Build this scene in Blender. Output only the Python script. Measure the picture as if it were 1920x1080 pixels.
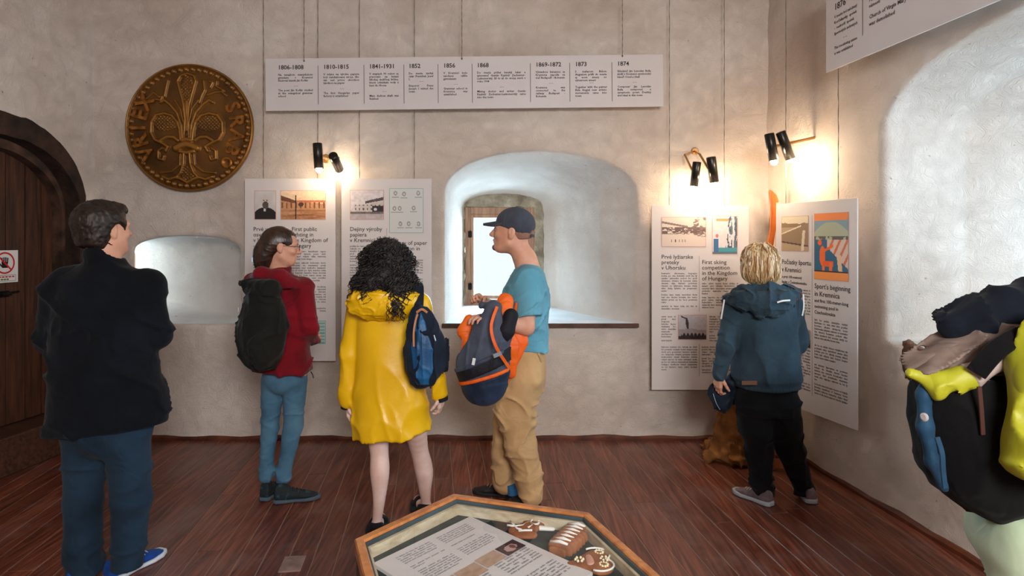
import bpy, bmesh, math, random, time
import numpy as np
from mathutils import Vector, Matrix
_T0 = time.time()
for o in list(bpy.data.objects): bpy.data.objects.remove(o, do_unlink=True)
SC = bpy.context.scene
COL = SC.collection
F = 1200.0; CX = 960.0; HY = 447.0; CH = 1.6          # focal length and horizon in photo pixels, camera height

# ---------------------------------------------------------------- camera, world, light, exposure
cam = bpy.data.objects.new('camera', bpy.data.cameras.new('camera')); COL.objects.link(cam)
cam.location = (0, 0, CH); cam.rotation_euler = (math.pi/2, 0, 0)
cam.data.sensor_width = 36; cam.data.lens = 36*F/1920; cam.data.shift_y = -(540-HY)/1920
cam.data.clip_start = 0.05
SC.camera = cam
SC.view_settings.view_transform = 'Standard'; SC.view_settings.look = 'None'
SC.view_settings.gamma = 1; SC.view_settings.use_curve_mapping = False
SC.view_settings.exposure = 0.02
world = bpy.data.worlds.new('overcast'); SC.world = world; world.use_nodes = True
wb = world.node_tree.nodes['Background']
wb.inputs[0].default_value = (0.74, 0.88, 1.0, 1); wb.inputs[1].default_value = 1.3

def look_rot(d):
    return Vector(d).to_track_quat('-Z', 'Y').to_euler()
def area(name, loc, d, sx, sy, power, col):
    l = bpy.data.lights.new(name, 'AREA'); l.shape = 'RECTANGLE'; l.size = sx; l.size_y = sy
    l.energy = power; l.color = col
    o = bpy.data.objects.new(name, l); COL.objects.link(o); o.location = loc; o.rotation_euler = look_rot(d)
    return o
DAY = (0.50, 0.78, 1.0)
area('daylight_back_window', (-0.09, 6.42, 1.50), (0.05, -1, -0.05), 0.6, 0.95, 70, DAY)
area('daylight_left_embrasure', (-4.0, 6.22, 1.32), (.9, -.75, -0.05), 0.6, 0.5, 62, DAY)
area('daylight_right_window', (3.62, 2.93, 1.75), (-1, -.12, -0.10), 1.4, 1.05, 66, DAY)
area('daylight_rear_window', (0.9, -1.75, 2.6), (-0.12, 1, -0.5), 1.3, 0.9, 200, (1.0, 0.985, 0.975))

# ---------------------------------------------------------------- small helpers
def srgb(r, g=None, b=None):
    if g is None: r, g, b = r
    f = lambda c: (c/255/12.92) if c/255 <= 0.04045 else ((c/255+0.055)/1.055)**2.4
    return (f(r), f(g), f(b))
def Q(px, py, Y):                       # photo pixel at depth Y -> world
    return np.array([(px-CX)/F*Y, Y, CH-(py-HY)/F*Y])
def floor_pt(px, py):
    Y = CH*F/(py-HY); return np.array([(px-CX)/F*Y, Y, 0.0])
def unit(v): v = np.asarray(v, float); return v/np.linalg.norm(v)

def tag(o, label=None, cat=None, group=None, kind=None):
    if label: o['label'] = label
    if cat: o['category'] = cat
    if group: o['group'] = group
    if kind: o['kind'] = kind
    return o
ORG = {}
def link(o, parent=None, org=None):
    COL.objects.link(o)
    if parent is not None: o.parent = parent
    return o
def worg(o): return ORG.get(o.name, np.zeros(3))
def mobj(name, verts, faces, mat=None, parent=None, org=None, smooth=False, flat_faces=None):
    """one mesh object; verts are world coordinates; org = world origin (own or parent's)"""
    verts = np.asarray(verts, float)
    if parent is not None: og = worg(parent)
    else: og = np.array(org if org is not None else (0, 0, 0), float)
    me = bpy.data.meshes.new(name)
    v = verts-og
    if isinstance(faces, np.ndarray):
        n = len(faces); k = faces.shape[1]
        me.vertices.add(len(v)); me.vertices.foreach_set('co', v.astype(np.float32).ravel())
        me.loops.add(n*k); me.loops.foreach_set('vertex_index', faces.astype(np.int32).ravel())
        me.polygons.add(n); me.polygons.foreach_set('loop_start', np.arange(0, n*k, k, dtype=np.int32))
        me.polygons.foreach_set('loop_total', np.full(n, k, dtype=np.int32))
        me.update(calc_edges=True)
    else:
        me.from_pydata([tuple(x) for x in v], [], faces); me.update()
    if smooth: me.polygons.foreach_set('use_smooth', [True]*len(me.polygons))
    if mat is not None:
        for m in (mat if isinstance(mat, (list, tuple)) else [mat]): me.materials.append(m)
    o = bpy.data.objects.new(name, me); COL.objects.link(o)
    if parent is not None: o.parent = parent; ORG[o.name] = og
    else: o.location = og; ORG[o.name] = og
    return o
def empty(name, loc):
    o = bpy.data.objects.new(name, None); COL.objects.link(o); o.location = loc; o.empty_display_size = .1
    ORG[o.name] = np.array(loc, float); return o

class MB:
    """collects simple solids into one mesh"""
    def __init__(s): s.v = []; s.f = []
    def add(s, vs, fs):
        n = len(s.v); s.v += [tuple(map(float, x)) for x in vs]; s.f += [tuple(i+n for i in f) for f in fs]; return s
    def box(s, c, ax, hs, bev=0.0):
        """c centre, ax three unit axes, hs half sizes; chamfered if bev"""
        c = np.array(c, float); A = [np.array(a, float) for a in ax]
        if bev <= 0:
            vs = [c+A[0]*hs[0]*i+A[1]*hs[1]*j+A[2]*hs[2]*k for i in (-1, 1) for j in (-1, 1) for k in (-1, 1)]
            return s.add(vs, [(0, 1, 3, 2), (4, 6, 7, 5), (0, 4, 5, 1), (2, 3, 7, 6), (0, 2, 6, 4), (1, 5, 7, 3)])
        vs = []; idx = {}
        for i in (-1, 1):
            for j in (-1, 1):
                for k in (-1, 1):
                    for m in range(3):
                        h = [hs[0]-bev, hs[1]-bev, hs[2]-bev]; h[m] = hs[m]
                        idx[(i, j, k, m)] = len(vs); vs.append(c+A[0]*h[0]*i+A[1]*h[1]*j+A[2]*h[2]*k)
        fs = []
        for m in range(3):
            for sg in (-1, 1):
                o = [x for x in range(3) if x != m]; loop = []
                for a, b in ((-1, -1), (1, -1), (1, 1), (-1, 1)):
                    t = [0, 0, 0]; t[m] = sg; t[o[0]] = a; t[o[1]] = b; loop.append(idx[(t[0], t[1], t[2], m)])
                flip = (sg == 1) == (m == 1)
                fs.append(tuple(loop[::-1] if flip else loop))
        for m in range(3):                       # edge chamfers along axis m
            o = [x for x in range(3) if x != m]
            for a in (-1, 1):
                for b in (-1, 1):
                    def g(e, mm):
                        t = [0, 0, 0]; t[m] = e; t[o[0]] = a; t[o[1]] = b; return idx[(t[0], t[1], t[2], mm)]
                    fs.append((g(-1, o[0]), g(1, o[0]), g(1, o[1]), g(-1, o[1])))
        for i in (-1, 1):
            for j in (-1, 1):
                for k in (-1, 1): fs.append((idx[(i, j, k, 0)], idx[(i, j, k, 1)], idx[(i, j, k, 2)]))
        return s.add(vs, fs)
    def tube(s, pts, rad, n=8, caps=True, flat=1.0, up=None):
        pts = [np.array(p, float) for p in pts]
        if not hasattr(rad, '__len__'): rad = [rad]*len(pts)
        prev = None; rings = []
        for i, p in enumerate(pts):
            t = unit(pts[min(i+1, len(pts)-1)]-pts[max(i-1, 0)])
            if prev is None:
                u = np.array(up if up is not None else ((0, 0, 1) if abs(t[2]) < .9 else (1, 0, 0)), float)
            else: u = prev
            u = u-t*np.dot(u, t)
            u = unit(u); prev = u; w = np.cross(t, u)
            rings.append([p+(u*math.cos(a)*flat+w*math.sin(a))*rad[i] for a in [2*math.pi*k/n for k in range(n)]])
        vs = [x for r in rings for x in r]; fs = []
        for i in range(len(pts)-1):
            for k in range(n):
                k2 = (k+1) % n; fs.append((i*n+k, i*n+k2, (i+1)*n+k2, (i+1)*n+k))
        if caps: fs += [tuple(range(n))[::-1], tuple((len(pts)-1)*n+k for k in range(n))]
        return s.add(vs, fs)
    def lathe(s, c, axis, prof, n=20, closed=True):
        """prof: (distance along axis, radius)"""
        axis = unit(axis); u = np.array((0, 0, 1.) if abs(axis[2]) < .9 else (1., 0, 0)); u = unit(u-axis*np.dot(u, axis)); w = np.cross(axis, u)
        vs = [np.array(c)+axis*h+(u*math.cos(2*math.pi*k/n)+w*math.sin(2*math.pi*k/n))*r for h, r in prof for k in range(n)]
        fs = [(i*n+k, i*n+(k+1) % n, (i+1)*n+(k+1) % n, (i+1)*n+k) for i in range(len(prof)-1) for k in range(n)]
        if closed: fs += [tuple(range(n))[::-1], tuple((len(prof)-1)*n+k for k in range(n))]
        return s.add(vs, fs)
    def prism(s, poly, axis_fn, d0, d1):
        """poly: 2D points; axis_fn(u,v,d) -> world"""
        n = len(poly)
        vs = [axis_fn(u, v, d0) for u, v in poly]+[axis_fn(u, v, d1) for u, v in poly]
        fs = [tuple(range(n))[::-1], tuple(range(n, 2*n))]+[(i, (i+1) % n, (i+1) % n+n, i+n) for i in range(n)]
        return s.add(vs, fs)
    def build(s, name, mat, parent=None, org=None, smooth=False):
        return mobj(name, s.v, s.f, mat, parent, org, smooth)

# ---------------------------------------------------------------- procedural noise (numpy)
def _hash(ix, iy, iz, seed):
    h = (ix*374761393+iy*668265263+iz*2147483647+seed*1274126177) & 0xffffffff
    h = ((h ^ (h >> 13))*1274126177) & 0xffffffff
    return ((h ^ (h >> 16)) & 0xffff)/65535.0
def vnoise(p, seed=0):
    i = np.floor(p).astype(np.int64); f = p-i; f = f*f*(3-2*f); r = 0
    for dx in (0, 1):
        wx = f[:, 0] if dx else 1-f[:, 0]
        for dy in (0, 1):
            wy = f[:, 1] if dy else 1-f[:, 1]
            for dz in (0, 1):
                wz = f[:, 2] if dz else 1-f[:, 2]
                r = r+wx*wy*wz*_hash(i[:, 0]+dx, i[:, 1]+dy, i[:, 2]+dz, seed)
    return r
def noise3(p, sc, seed=0, octv=1):
    p = np.asarray(p, float)*np.array(sc, float); a = 1; t = 0; r = 0
    for o in range(octv):
        r = r+a*(vnoise(p*(2**o)+17.3*o, seed+o)-.5); t += a; a *= .5
    return r/t*2          # about -1..1
def ridge(p, sc, seed=0):
    n = noise3(p, sc, seed); return (1-np.abs(n))**6 - .22

# ---------------------------------------------------------------- signed distance modelling + surface nets
def smin(a, b, k):
    if k <= 0: return np.minimum(a, b)
    h = np.maximum(k-np.abs(a-b), 0)/k
    return np.minimum(a, b)-h*h*k*.25
def rotz(a):
    c, s = math.cos(a), math.sin(a); return np.array([[c, -s, 0], [s, c, 0], [0, 0, 1.]])
class SDF:
    def __init__(s, k=.02): s.ops = []; s.k = k; s.lo = np.full(3, 1e9); s.hi = np.full(3, -1e9); s.post = []
    def _b(s, pts, r):
        for p in pts: s.lo = np.minimum(s.lo, np.array(p)-r); s.hi = np.maximum(s.hi, np.array(p)+r)
    def cap(s, a, b, ra, rb=None, k=None, flat=None, sub=False):
        a = np.array(a, float); b = np.array(b, float); rb = ra if rb is None else rb
        if flat is not None:
            ax = unit(flat[0]); A = np.eye(3)+(flat[1]-1)*np.outer(ax, ax)
        else: A = None
        if not sub: s._b([a, b], max(ra, rb))
        def f(p):
            if A is not None: pp = (p-a) @ A.T; bb = A @ (b-a)
            else: pp = p-a; bb = b-a
            L = max(bb @ bb, 1e-12); t = np.clip(pp @ bb/L, 0, 1)
            return np.linalg.norm(pp-t[:, None]*bb, axis=1)-(ra+(rb-ra)*t)
        s.ops.append((f, s.k if k is None else k, sub)); return s
    def chain(s, pts, rs, k=None, flat=None):
        for i in range(len(pts)-1): s.cap(pts[i], pts[i+1], rs[i], rs[i+1], k, flat)
        return s
    def ell(s, c, r, R=None, k=None, sub=False, n=2.0):
        c = np.array(c, float); r = np.array(r, float)
        if not sub: s._b([c], max(r))
        def f(p):
            q = p-c
            if R is not None: q = q @ R          # R columns = local axes
            if n == 2.0:
                k0 = np.linalg.norm(q/r, axis=1); k1 = np.linalg.norm(q/(r*r), axis=1)
                return k0*(k0-1)/np.maximum(k1, 1e-9)
            k0 = (np.abs(q/r)**n).sum(1)**(1/n); return (k0-1)*min(r)
        s.ops.append((f, s.k if k is None else k, sub)); return s
    def loft(s, rings, k=None, n=2.3, yaw=0.0, sub=False):
        """rings: (z, cx, cy, rx, ry), any order; vertical stack of superellipses turned by yaw"""
        rings = sorted(rings, key=lambda r: r[0]); A = np.array(rings, float)
        m = max(A[:, 3].max(), A[:, 4].max())
        if not sub:
            for r in rings: s._b([(r[1], r[2], r[0])], 0); s._b([(r[1]-m, r[2]-m, r[0]), (r[1]+m, r[2]+m, r[0])], 0)
        cy, sy = math.cos(yaw), math.sin(yaw)
        def f(p):
            z = np.clip(p[:, 2], A[0, 0], A[-1, 0])
            cxx = np.interp(z, A[:, 0], A[:, 1]); cyy = np.interp(z, A[:, 0], A[:, 2])
            rx = np.interp(z, A[:, 0], A[:, 3]); ry = np.interp(z, A[:, 0], A[:, 4])
            x = p[:, 0]-cxx; y = p[:, 1]-cyy; X = x*cy-y*sy; Y = x*sy+y*cy
            rho = (np.abs(X/rx)**n+np.abs(Y/ry)**n)**(1/n)
            d = (rho-1)*np.minimum(rx, ry); e = np.abs(p[:, 2]-z)
            return np.where(e > 0, np.maximum(d, 0)*0+np.sqrt(np.maximum(d, 0)**2+e*e), d)
        s.ops.append((f, s.k if k is None else k, sub)); return s
    def fn(s, f, k=0, sub=False): s.ops.append((f, k, sub)); return s
    def cut(s, pt, n, k=.004):
        """remove everything on the +n side of the plane"""
        pt = np.array(pt, float); n = unit(n); s.ops.append((lambda p: (p-pt) @ (-n), k, True)); return s
    def disp(s, f): s.post.append(f); return s
    def __call__(s, p):
        d = None
        for f, k, sub in s.ops:
            e = f(p)
            if d is None: d = e
            elif sub: d = -smin(-d, e, k)
            else: d = smin(d, e, k)
        for g in s.post: d = d+g(p)
        return d
    def grow(s, r):
        t = SDF(s.k); t.ops = [(s, 0, False)]; t.lo = s.lo-r; t.hi = s.hi+r; t.post = [lambda p: -r]; return t
def nets(f, lo, hi, h, B=6):
    lo = np.array(lo, float); hi = np.array(hi, float)
    nb = np.maximum(np.ceil((hi-lo)/(h*B)).astype(int), 1); N = nb*B+1
    D = np.empty(tuple(N), np.float32)
    c = [lo[i]+(np.arange(nb[i])+.5)*B*h for i in range(3)]
    G = np.stack(np.meshgrid(*c, indexing='ij'), -1).reshape(-1, 3)
    dc = f(G).reshape(tuple(nb)); keep = np.abs(dc) < B*h*1.15+.012
    sg = np.where(dc > 0, 1.0, -1.0).astype(np.float32)
    big = np.repeat(np.repeat(np.repeat(sg, B, 0), B, 1), B, 2); D[:-1, :-1, :-1] = big
    D[-1] = D[-2]; D[:, -1] = D[:, -2]; D[:, :, -1] = D[:, :, -2]
    M = np.zeros(tuple(N), bool); ii = np.argwhere(keep)
    if len(ii) == 0: return np.zeros((0, 3)), np.zeros((0, 4), int)
    off = np.stack(np.meshgrid(*[np.arange(B+1)]*3, indexing='ij'), -1).reshape(-1, 3)
    nodes = (ii[:, None, :]*B+off[None]).reshape(-1, 3); M[nodes[:, 0], nodes[:, 1], nodes[:, 2]] = True
    idx = np.argwhere(M)
    vals = np.empty(len(idx), np.float32)
    for q in range(0, len(idx), 400000):
        vals[q:q+400000] = f(lo+idx[q:q+400000]*h)
    D[idx[:, 0], idx[:, 1], idx[:, 2]] = vals
    Sg = D < 0
    cs = None
    for dx in (0, 1):
        for dy in (0, 1):
            for dz in (0, 1):
                a = Sg[dx:N[0]-1+dx, dy:N[1]-1+dy, dz:N[2]-1+dz].astype(np.int8); cs = a if cs is None else cs+a
    cell = np.argwhere((cs > 0) & (cs < 8)); cid = np.full(cs.shape, -1, np.int64); cid[cell[:, 0], cell[:, 1], cell[:, 2]] = np.arange(len(cell))
    acc = np.zeros((len(cell), 3)); cnt = np.zeros(len(cell))
    cor = [(0, 0, 0), (1, 0, 0), (0, 1, 0), (1, 1, 0), (0, 0, 1), (1, 0, 1), (0, 1, 1), (1, 1, 1)]
    for a, b in ((0, 1), (2, 3), (4, 5), (6, 7), (0, 2), (1, 3), (4, 6), (5, 7), (0, 4), (1, 5), (2, 6), (3, 7)):
        ca, cb = np.array(cor[a]), np.array(cor[b]); A_ = cell+ca; B_ = cell+cb
        da = D[A_[:, 0], A_[:, 1], A_[:, 2]]; db = D[B_[:, 0], B_[:, 1], B_[:, 2]]
        m = (da < 0) != (db < 0); t = np.where(m, da/np.where(m, da-db, 1), 0)
        acc += np.where(m[:, None], ca+t[:, None]*(cb-ca), 0); cnt += m
    V = lo+(cell+acc/np.maximum(cnt, 1)[:, None])*h
    Fs = []
    for ax in range(3):
        u, v = (ax+1) % 3, (ax+2) % 3
        sl0 = [slice(None)]*3; sl1 = [slice(None)]*3; sl0[ax] = slice(0, -1); sl1[ax] = slice(1, None)
        e = Sg[tuple(sl0)] != Sg[tuple(sl1)]; E = np.argwhere(e)
        ok = (E[:, u] > 0) & (E[:, v] > 0) & (E[:, u] < N[u]-1) & (E[:, v] < N[v]-1); E = E[ok]
        ins = Sg[E[:, 0], E[:, 1], E[:, 2]]
        def cc(du, dv):
            q = E.copy(); q[:, u] -= du; q[:, v] -= dv; return cid[q[:, 0], q[:, 1], q[:, 2]]
        quad = np.stack([cc(0, 0), cc(1, 0), cc(1, 1), cc(0, 1)], 1)
        quad[~ins] = quad[~ins][:, ::-1]
        Fs.append(quad)
    Fq = np.concatenate(Fs); Fq = Fq[(Fq >= 0).all(1)]
    return V, Fq
def sobj(name, s, h, mat, parent=None, org=None, boxes=None, pad=.03, col=None):
    """mesh an SDF; boxes: optional list of (lo, hi, h) joined in one mesh"""
    if boxes is None: boxes = [(s.lo-pad, s.hi+pad, h)]
    VV = []; FF = []; n = 0
    for lo, hi, hh in boxes:
        V, Fq = nets(s, lo, hi, hh); VV.append(V); FF.append(Fq+n); n += len(V)
    V = np.concatenate(VV); Fq = np.concatenate(FF)
    o = mobj(name, V, Fq, mat, parent, org, smooth=True)
    return o

# ---------------------------------------------------------------- materials
def nmat(name):
    m = bpy.data.materials.new(name); m.use_nodes = True; nt = m.node_tree
    return m, nt, nt.nodes['Principled BSDF']
def N(nt, t, **kw):
    n = nt.nodes.new(t)
    for k, v in kw.items():
        if k.startswith('i_'): n.inputs[k[2:].replace('_', ' ')].default_value = v
        else: setattr(n, k, v)
    return n
def ramp(nt, fac, stops):
    r = nt.nodes.new('ShaderNodeValToRGB'); e = r.color_ramp.elements
    while len(e) < len(stops): e.new(.5)
    for i, (p, c) in enumerate(stops): e[i].position = p; e[i].color = (*c, 1)
    nt.links.new(fac, r.inputs[0]); return r.outputs[0]
def mat(name, c1, c2=None, rough=.8, scale=8, bump=.3, bscale=60, bdist=.002, stretch=(1, 1, 1), metal=0, sheen=0, spec=.4, coat=0, mid=.5, wid=.35, detail=4, sss=0, wr=0, wscale=9):
    """two-tone noise colour + fine bump; colours are sRGB 0-255"""
    m, nt, b = nmat(name); L = nt.links.new
    tc = N(nt, 'ShaderNodeTexCoord'); mp = N(nt, 'ShaderNodeMapping'); mp.inputs['Scale'].default_value = stretch
    L(tc.outputs['Object'], mp.inputs[0])
    c1 = srgb(c1); c2 = srgb(c2) if c2 is not None else tuple(x*.8 for x in c1)
    n = N(nt, 'ShaderNodeTexNoise'); n.inputs['Scale'].default_value = scale; n.inputs['Detail'].default_value = detail
    L(mp.outputs[0], n.inputs['Vector'])
    L(ramp(nt, n.outputs['Fac'], [(mid-wid/2, c1), (mid+wid/2, c2)]), b.inputs['Base Color'])
    b.inputs['Roughness'].default_value = rough; b.inputs['Metallic'].default_value = metal
    b.inputs['Specular IOR Level'].default_value = spec; b.inputs['Sheen Weight'].default_value = sheen
    b.inputs['Coat Weight'].default_value = coat
    if sss: b.inputs['Subsurface Weight'].default_value = sss; b.inputs['Subsurface Scale'].default_value = .01; b.inputs['Subsurface Radius'].default_value = (1, .35, .2)
    if bump:
        n2 = N(nt, 'ShaderNodeTexNoise'); n2.inputs['Scale'].default_value = bscale; n2.inputs['Detail'].default_value = 3
        L(mp.outputs[0], n2.inputs['Vector'])
        bp = N(nt, 'ShaderNodeBump'); bp.inputs['Strength'].default_value = bump; bp.inputs['Distance'].default_value = bdist
        L(n2.outputs['Fac'], bp.inputs['Height']); L(bp.outputs[0], b.inputs['Normal'])
        if wr:                                    # soft creases of cloth
            w1 = N(nt, 'ShaderNodeTexNoise'); w1.inputs['Scale'].default_value = wscale; w1.inputs['Detail'].default_value = 1; w1.inputs['Distortion'].default_value = .8
            L(mp.outputs[0], w1.inputs['Vector'])
            a1 = N(nt, 'ShaderNodeMath', operation='SUBTRACT'); L(w1.outputs['Fac'], a1.inputs[0]); a1.inputs[1].default_value = .5
            a2 = N(nt, 'ShaderNodeMath', operation='ABSOLUTE'); L(a1.outputs[0], a2.inputs[0])
            a3 = N(nt, 'ShaderNodeMath', operation='MULTIPLY_ADD'); L(a2.outputs[0], a3.inputs[0]); a3.inputs[1].default_value = 1; a3.inputs[2].default_value = 0
            b2 = N(nt, 'ShaderNodeBump'); b2.inputs['Strength'].default_value = .8; b2.inputs['Distance'].default_value = wr
            L(a3.outputs[0], b2.inputs['Height']); L(b2.outputs[0], bp.inputs['Normal'])
    return m
def plaster(name, c1, c2):
    m, nt, b = nmat(name); L = nt.links.new
    tc = N(nt, 'ShaderNodeTexCoord')
    n = N(nt, 'ShaderNodeTexNoise'); n.inputs['Scale'].default_value = 1.7; n.inputs['Detail'].default_value = 6; L(tc.outputs['Object'], n.inputs['Vector'])
    base = ramp(nt, n.outputs['Fac'], [(.35, srgb(c1)), (.68, srgb(c2))])
    sp = N(nt, 'ShaderNodeTexNoise'); sp.inputs['Scale'].default_value = 26; sp.inputs['Detail'].default_value = 2; L(tc.outputs['Object'], sp.inputs['Vector'])
    spk = N(nt, 'ShaderNodeMapRange'); spk.inputs[1].default_value = .74; spk.inputs[2].default_value = .80; L(sp.outputs['Fac'], spk.inputs[0])
    mx = N(nt, 'ShaderNodeMixRGB'); L(spk.outputs[0], mx.inputs[0]); L(base, mx.inputs[1]); mx.inputs[2].default_value = (*srgb(150, 132, 118), 1)
    L(mx.outputs[0], b.inputs['Base Color']); b.inputs['Roughness'].default_value = .92; b.inputs['Specular IOR Level'].default_value = .2
    a = N(nt, 'ShaderNodeTexNoise'); a.inputs['Scale'].default_value = 9; a.inputs['Detail'].default_value = 8; a.inputs['Roughness'].default_value = .62; a.inputs['Distortion'].default_value = 1.1; L(tc.outputs['Object'], a.inputs['Vector'])
    w = N(nt, 'ShaderNodeTexVoronoi'); w.inputs['Scale'].default_value = 14; L(a.outputs['Color'], w.inputs['Vector'])
    ad = N(nt, 'ShaderNodeMath', operation='MULTIPLY_ADD'); L(w.outputs['Distance'], ad.inputs[0]); ad.inputs[1].default_value = .25; L(a.outputs['Fac'], ad.inputs[2])
    bp = N(nt, 'ShaderNodeBump'); bp.inputs['Strength'].default_value = .8; bp.inputs['Distance'].default_value = .016
    L(ad.outputs[0], bp.inputs['Height']); L(bp.outputs[0], b.inputs['Normal'])
    return m
def wood(name, dark, light, grain=(60, 60, 3), rough=.5, scale=1.0, rnd=.0, bump=.3, coat=0):
    """grain runs along the axis with the small factor (object space)"""
    m, nt, b = nmat(name); L = nt.links.new
    tc = N(nt, 'ShaderNodeTexCoord'); mp = N(nt, 'ShaderNodeMapping'); mp.inputs['Scale'].default_value = grain
    L(tc.outputs['Object'], mp.inputs[0])
    n = N(nt, 'ShaderNodeTexNoise'); n.inputs['Scale'].default_value = scale; n.inputs['Detail'].default_value = 6; n.inputs['Distortion'].default_value = .6; L(mp.outputs[0], n.inputs['Vector'])
    c = ramp(nt, n.outputs['Fac'], [(.3, srgb(dark)), (.7, srgb(light))])
    if rnd:
        oi = N(nt, 'ShaderNodeObjectInfo'); hs = N(nt, 'ShaderNodeHueSaturation')
        mr = N(nt, 'ShaderNodeMapRange'); mr.inputs[3].default_value = 1-rnd; mr.inputs[4].default_value = 1+rnd
        L(oi.outputs['Random'], mr.inputs[0]); L(mr.outputs[0], hs.inputs['Value']); L(c, hs.inputs['Color']); c = hs.outputs[0]
    L(c, b.inputs['Base Color']); b.inputs['Roughness'].default_value = rough; b.inputs['Coat Weight'].default_value = coat
    bp = N(nt, 'ShaderNodeBump'); bp.inputs['Strength'].default_value = bump; bp.inputs['Distance'].default_value = .002
    L(n.outputs['Fac'], bp.inputs['Height']); L(bp.outputs[0], b.inputs['Normal'])
    return m
def flatmat(name, c, rough=.6, metal=0, emit=0, spec=.4):
    m, nt, b = nmat(name); b.inputs['Base Color'].default_value = (*srgb(c), 1); b.inputs['Roughness'].default_value = rough
    b.inputs['Metallic'].default_value = metal; b.inputs['Specular IOR Level'].default_value = spec
    if emit: b.inputs['Emission Color'].default_value = (*srgb(c), 1); b.inputs['Emission Strength'].default_value = emit
    return m
def attrmat(name, rough=.6, attr='Col', bump=0, bscale=200, spec=.3, stretch=(1, 1, 1)):
    m, nt, b = nmat(name); L = nt.links.new
    a = N(nt, 'ShaderNodeVertexColor'); a.layer_name = attr; L(a.outputs[0], b.inputs['Base Color'])
    b.inputs['Roughness'].default_value = rough; b.inputs['Specular IOR Level'].default_value = spec
    if bump:
        tc = N(nt, 'ShaderNodeTexCoord'); mp = N(nt, 'ShaderNodeMapping'); mp.inputs['Scale'].default_value = stretch; L(tc.outputs['Object'], mp.inputs[0])
        n = N(nt, 'ShaderNodeTexNoise'); n.inputs['Scale'].default_value = bscale; L(mp.outputs[0], n.inputs['Vector'])
        bp = N(nt, 'ShaderNodeBump'); bp.inputs['Strength'].default_value = bump; bp.inputs['Distance'].default_value = .002; L(n.outputs['Fac'], bp.inputs['Height']); L(bp.outputs[0], b.inputs['Normal'])
    return m
def setcol(o, cols, domain='POINT'):
    ca = o.data.color_attributes.new('Col', 'FLOAT_COLOR', domain)
    c = np.ones((len(cols), 4), np.float32); c[:, :3] = cols; ca.data.foreach_set('color', c.ravel())
def glassmat(name, tint=(1, 1, 1), refl=1.0):
    m, nt, b = nmat(name); L = nt.links.new; nt.nodes.remove(b); out = nt.nodes['Material Output']
    t = N(nt, 'ShaderNodeBsdfTransparent'); t.inputs[0].default_value = (*tint, 1)
    g = N(nt, 'ShaderNodeBsdfGlossy'); g.inputs['Roughness'].default_value = .01
    fr = N(nt, 'ShaderNodeFresnel'); ge = N(nt, 'ShaderNodeNewGeometry'); io = N(nt, 'ShaderNodeMapRange'); io.inputs[3].default_value = 1.52; io.inputs[4].default_value = 1/1.52
    L(ge.outputs['Backfacing'], io.inputs[0]); L(io.outputs[0], fr.inputs[0])        # a thin pane reflects alike from both sides
    ml = N(nt, 'ShaderNodeMath', operation='MULTIPLY'); L(fr.outputs[0], ml.inputs[0]); ml.inputs[1].default_value = refl; ml.use_clamp = True
    mx = N(nt, 'ShaderNodeMixShader'); L(ml.outputs[0], mx.inputs[0]); L(t.outputs[0], mx.inputs[1]); L(g.outputs[0], mx.inputs[2]); L(mx.outputs[0], out.inputs[0])
    return m
# ================================================================ materials of the room
M_WALL = plaster('plaster', (200, 184, 172), (222, 210, 200))
M_STONE = mat('rough_stone', (120, 108, 90), (178, 166, 144), rough=.95, scale=9, bump=1, bscale=30, bdist=.02)
M_BRICK = mat('exposed_stone', (74, 48, 34), (112, 76, 54), rough=.95, scale=14, bump=1, bscale=40, bdist=.02)
M_DARKW = wood('dark_wood', (36, 19, 11), (86, 48, 27), (40, 40, 3), rough=.55, rnd=.15)
M_ARCH = mat('dark_brown_lining', (26, 15, 10), (60, 38, 26), rough=.8, scale=9, bump=.8, bscale=25, bdist=.01)
M_BASE = mat('baseboard_paint', (58, 26, 14), (104, 54, 32), rough=.5, scale=7, bump=.3, bscale=30)
M_PINE = wood('orange_pine', (128, 66, 28), (190, 110, 56), (50, 50, 3), rough=.45)
M_FRAMEW = wood('window_wood', (128, 92, 70), (176, 134, 104), (50, 50, 4), rough=.6)
M_IRON = flatmat('black_iron', (22, 20, 19), .5, .6)
M_WHITEP = mat('white_paint_board', (206, 210, 212), (226, 229, 230), rough=.6, scale=4, bump=.2)

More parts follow.
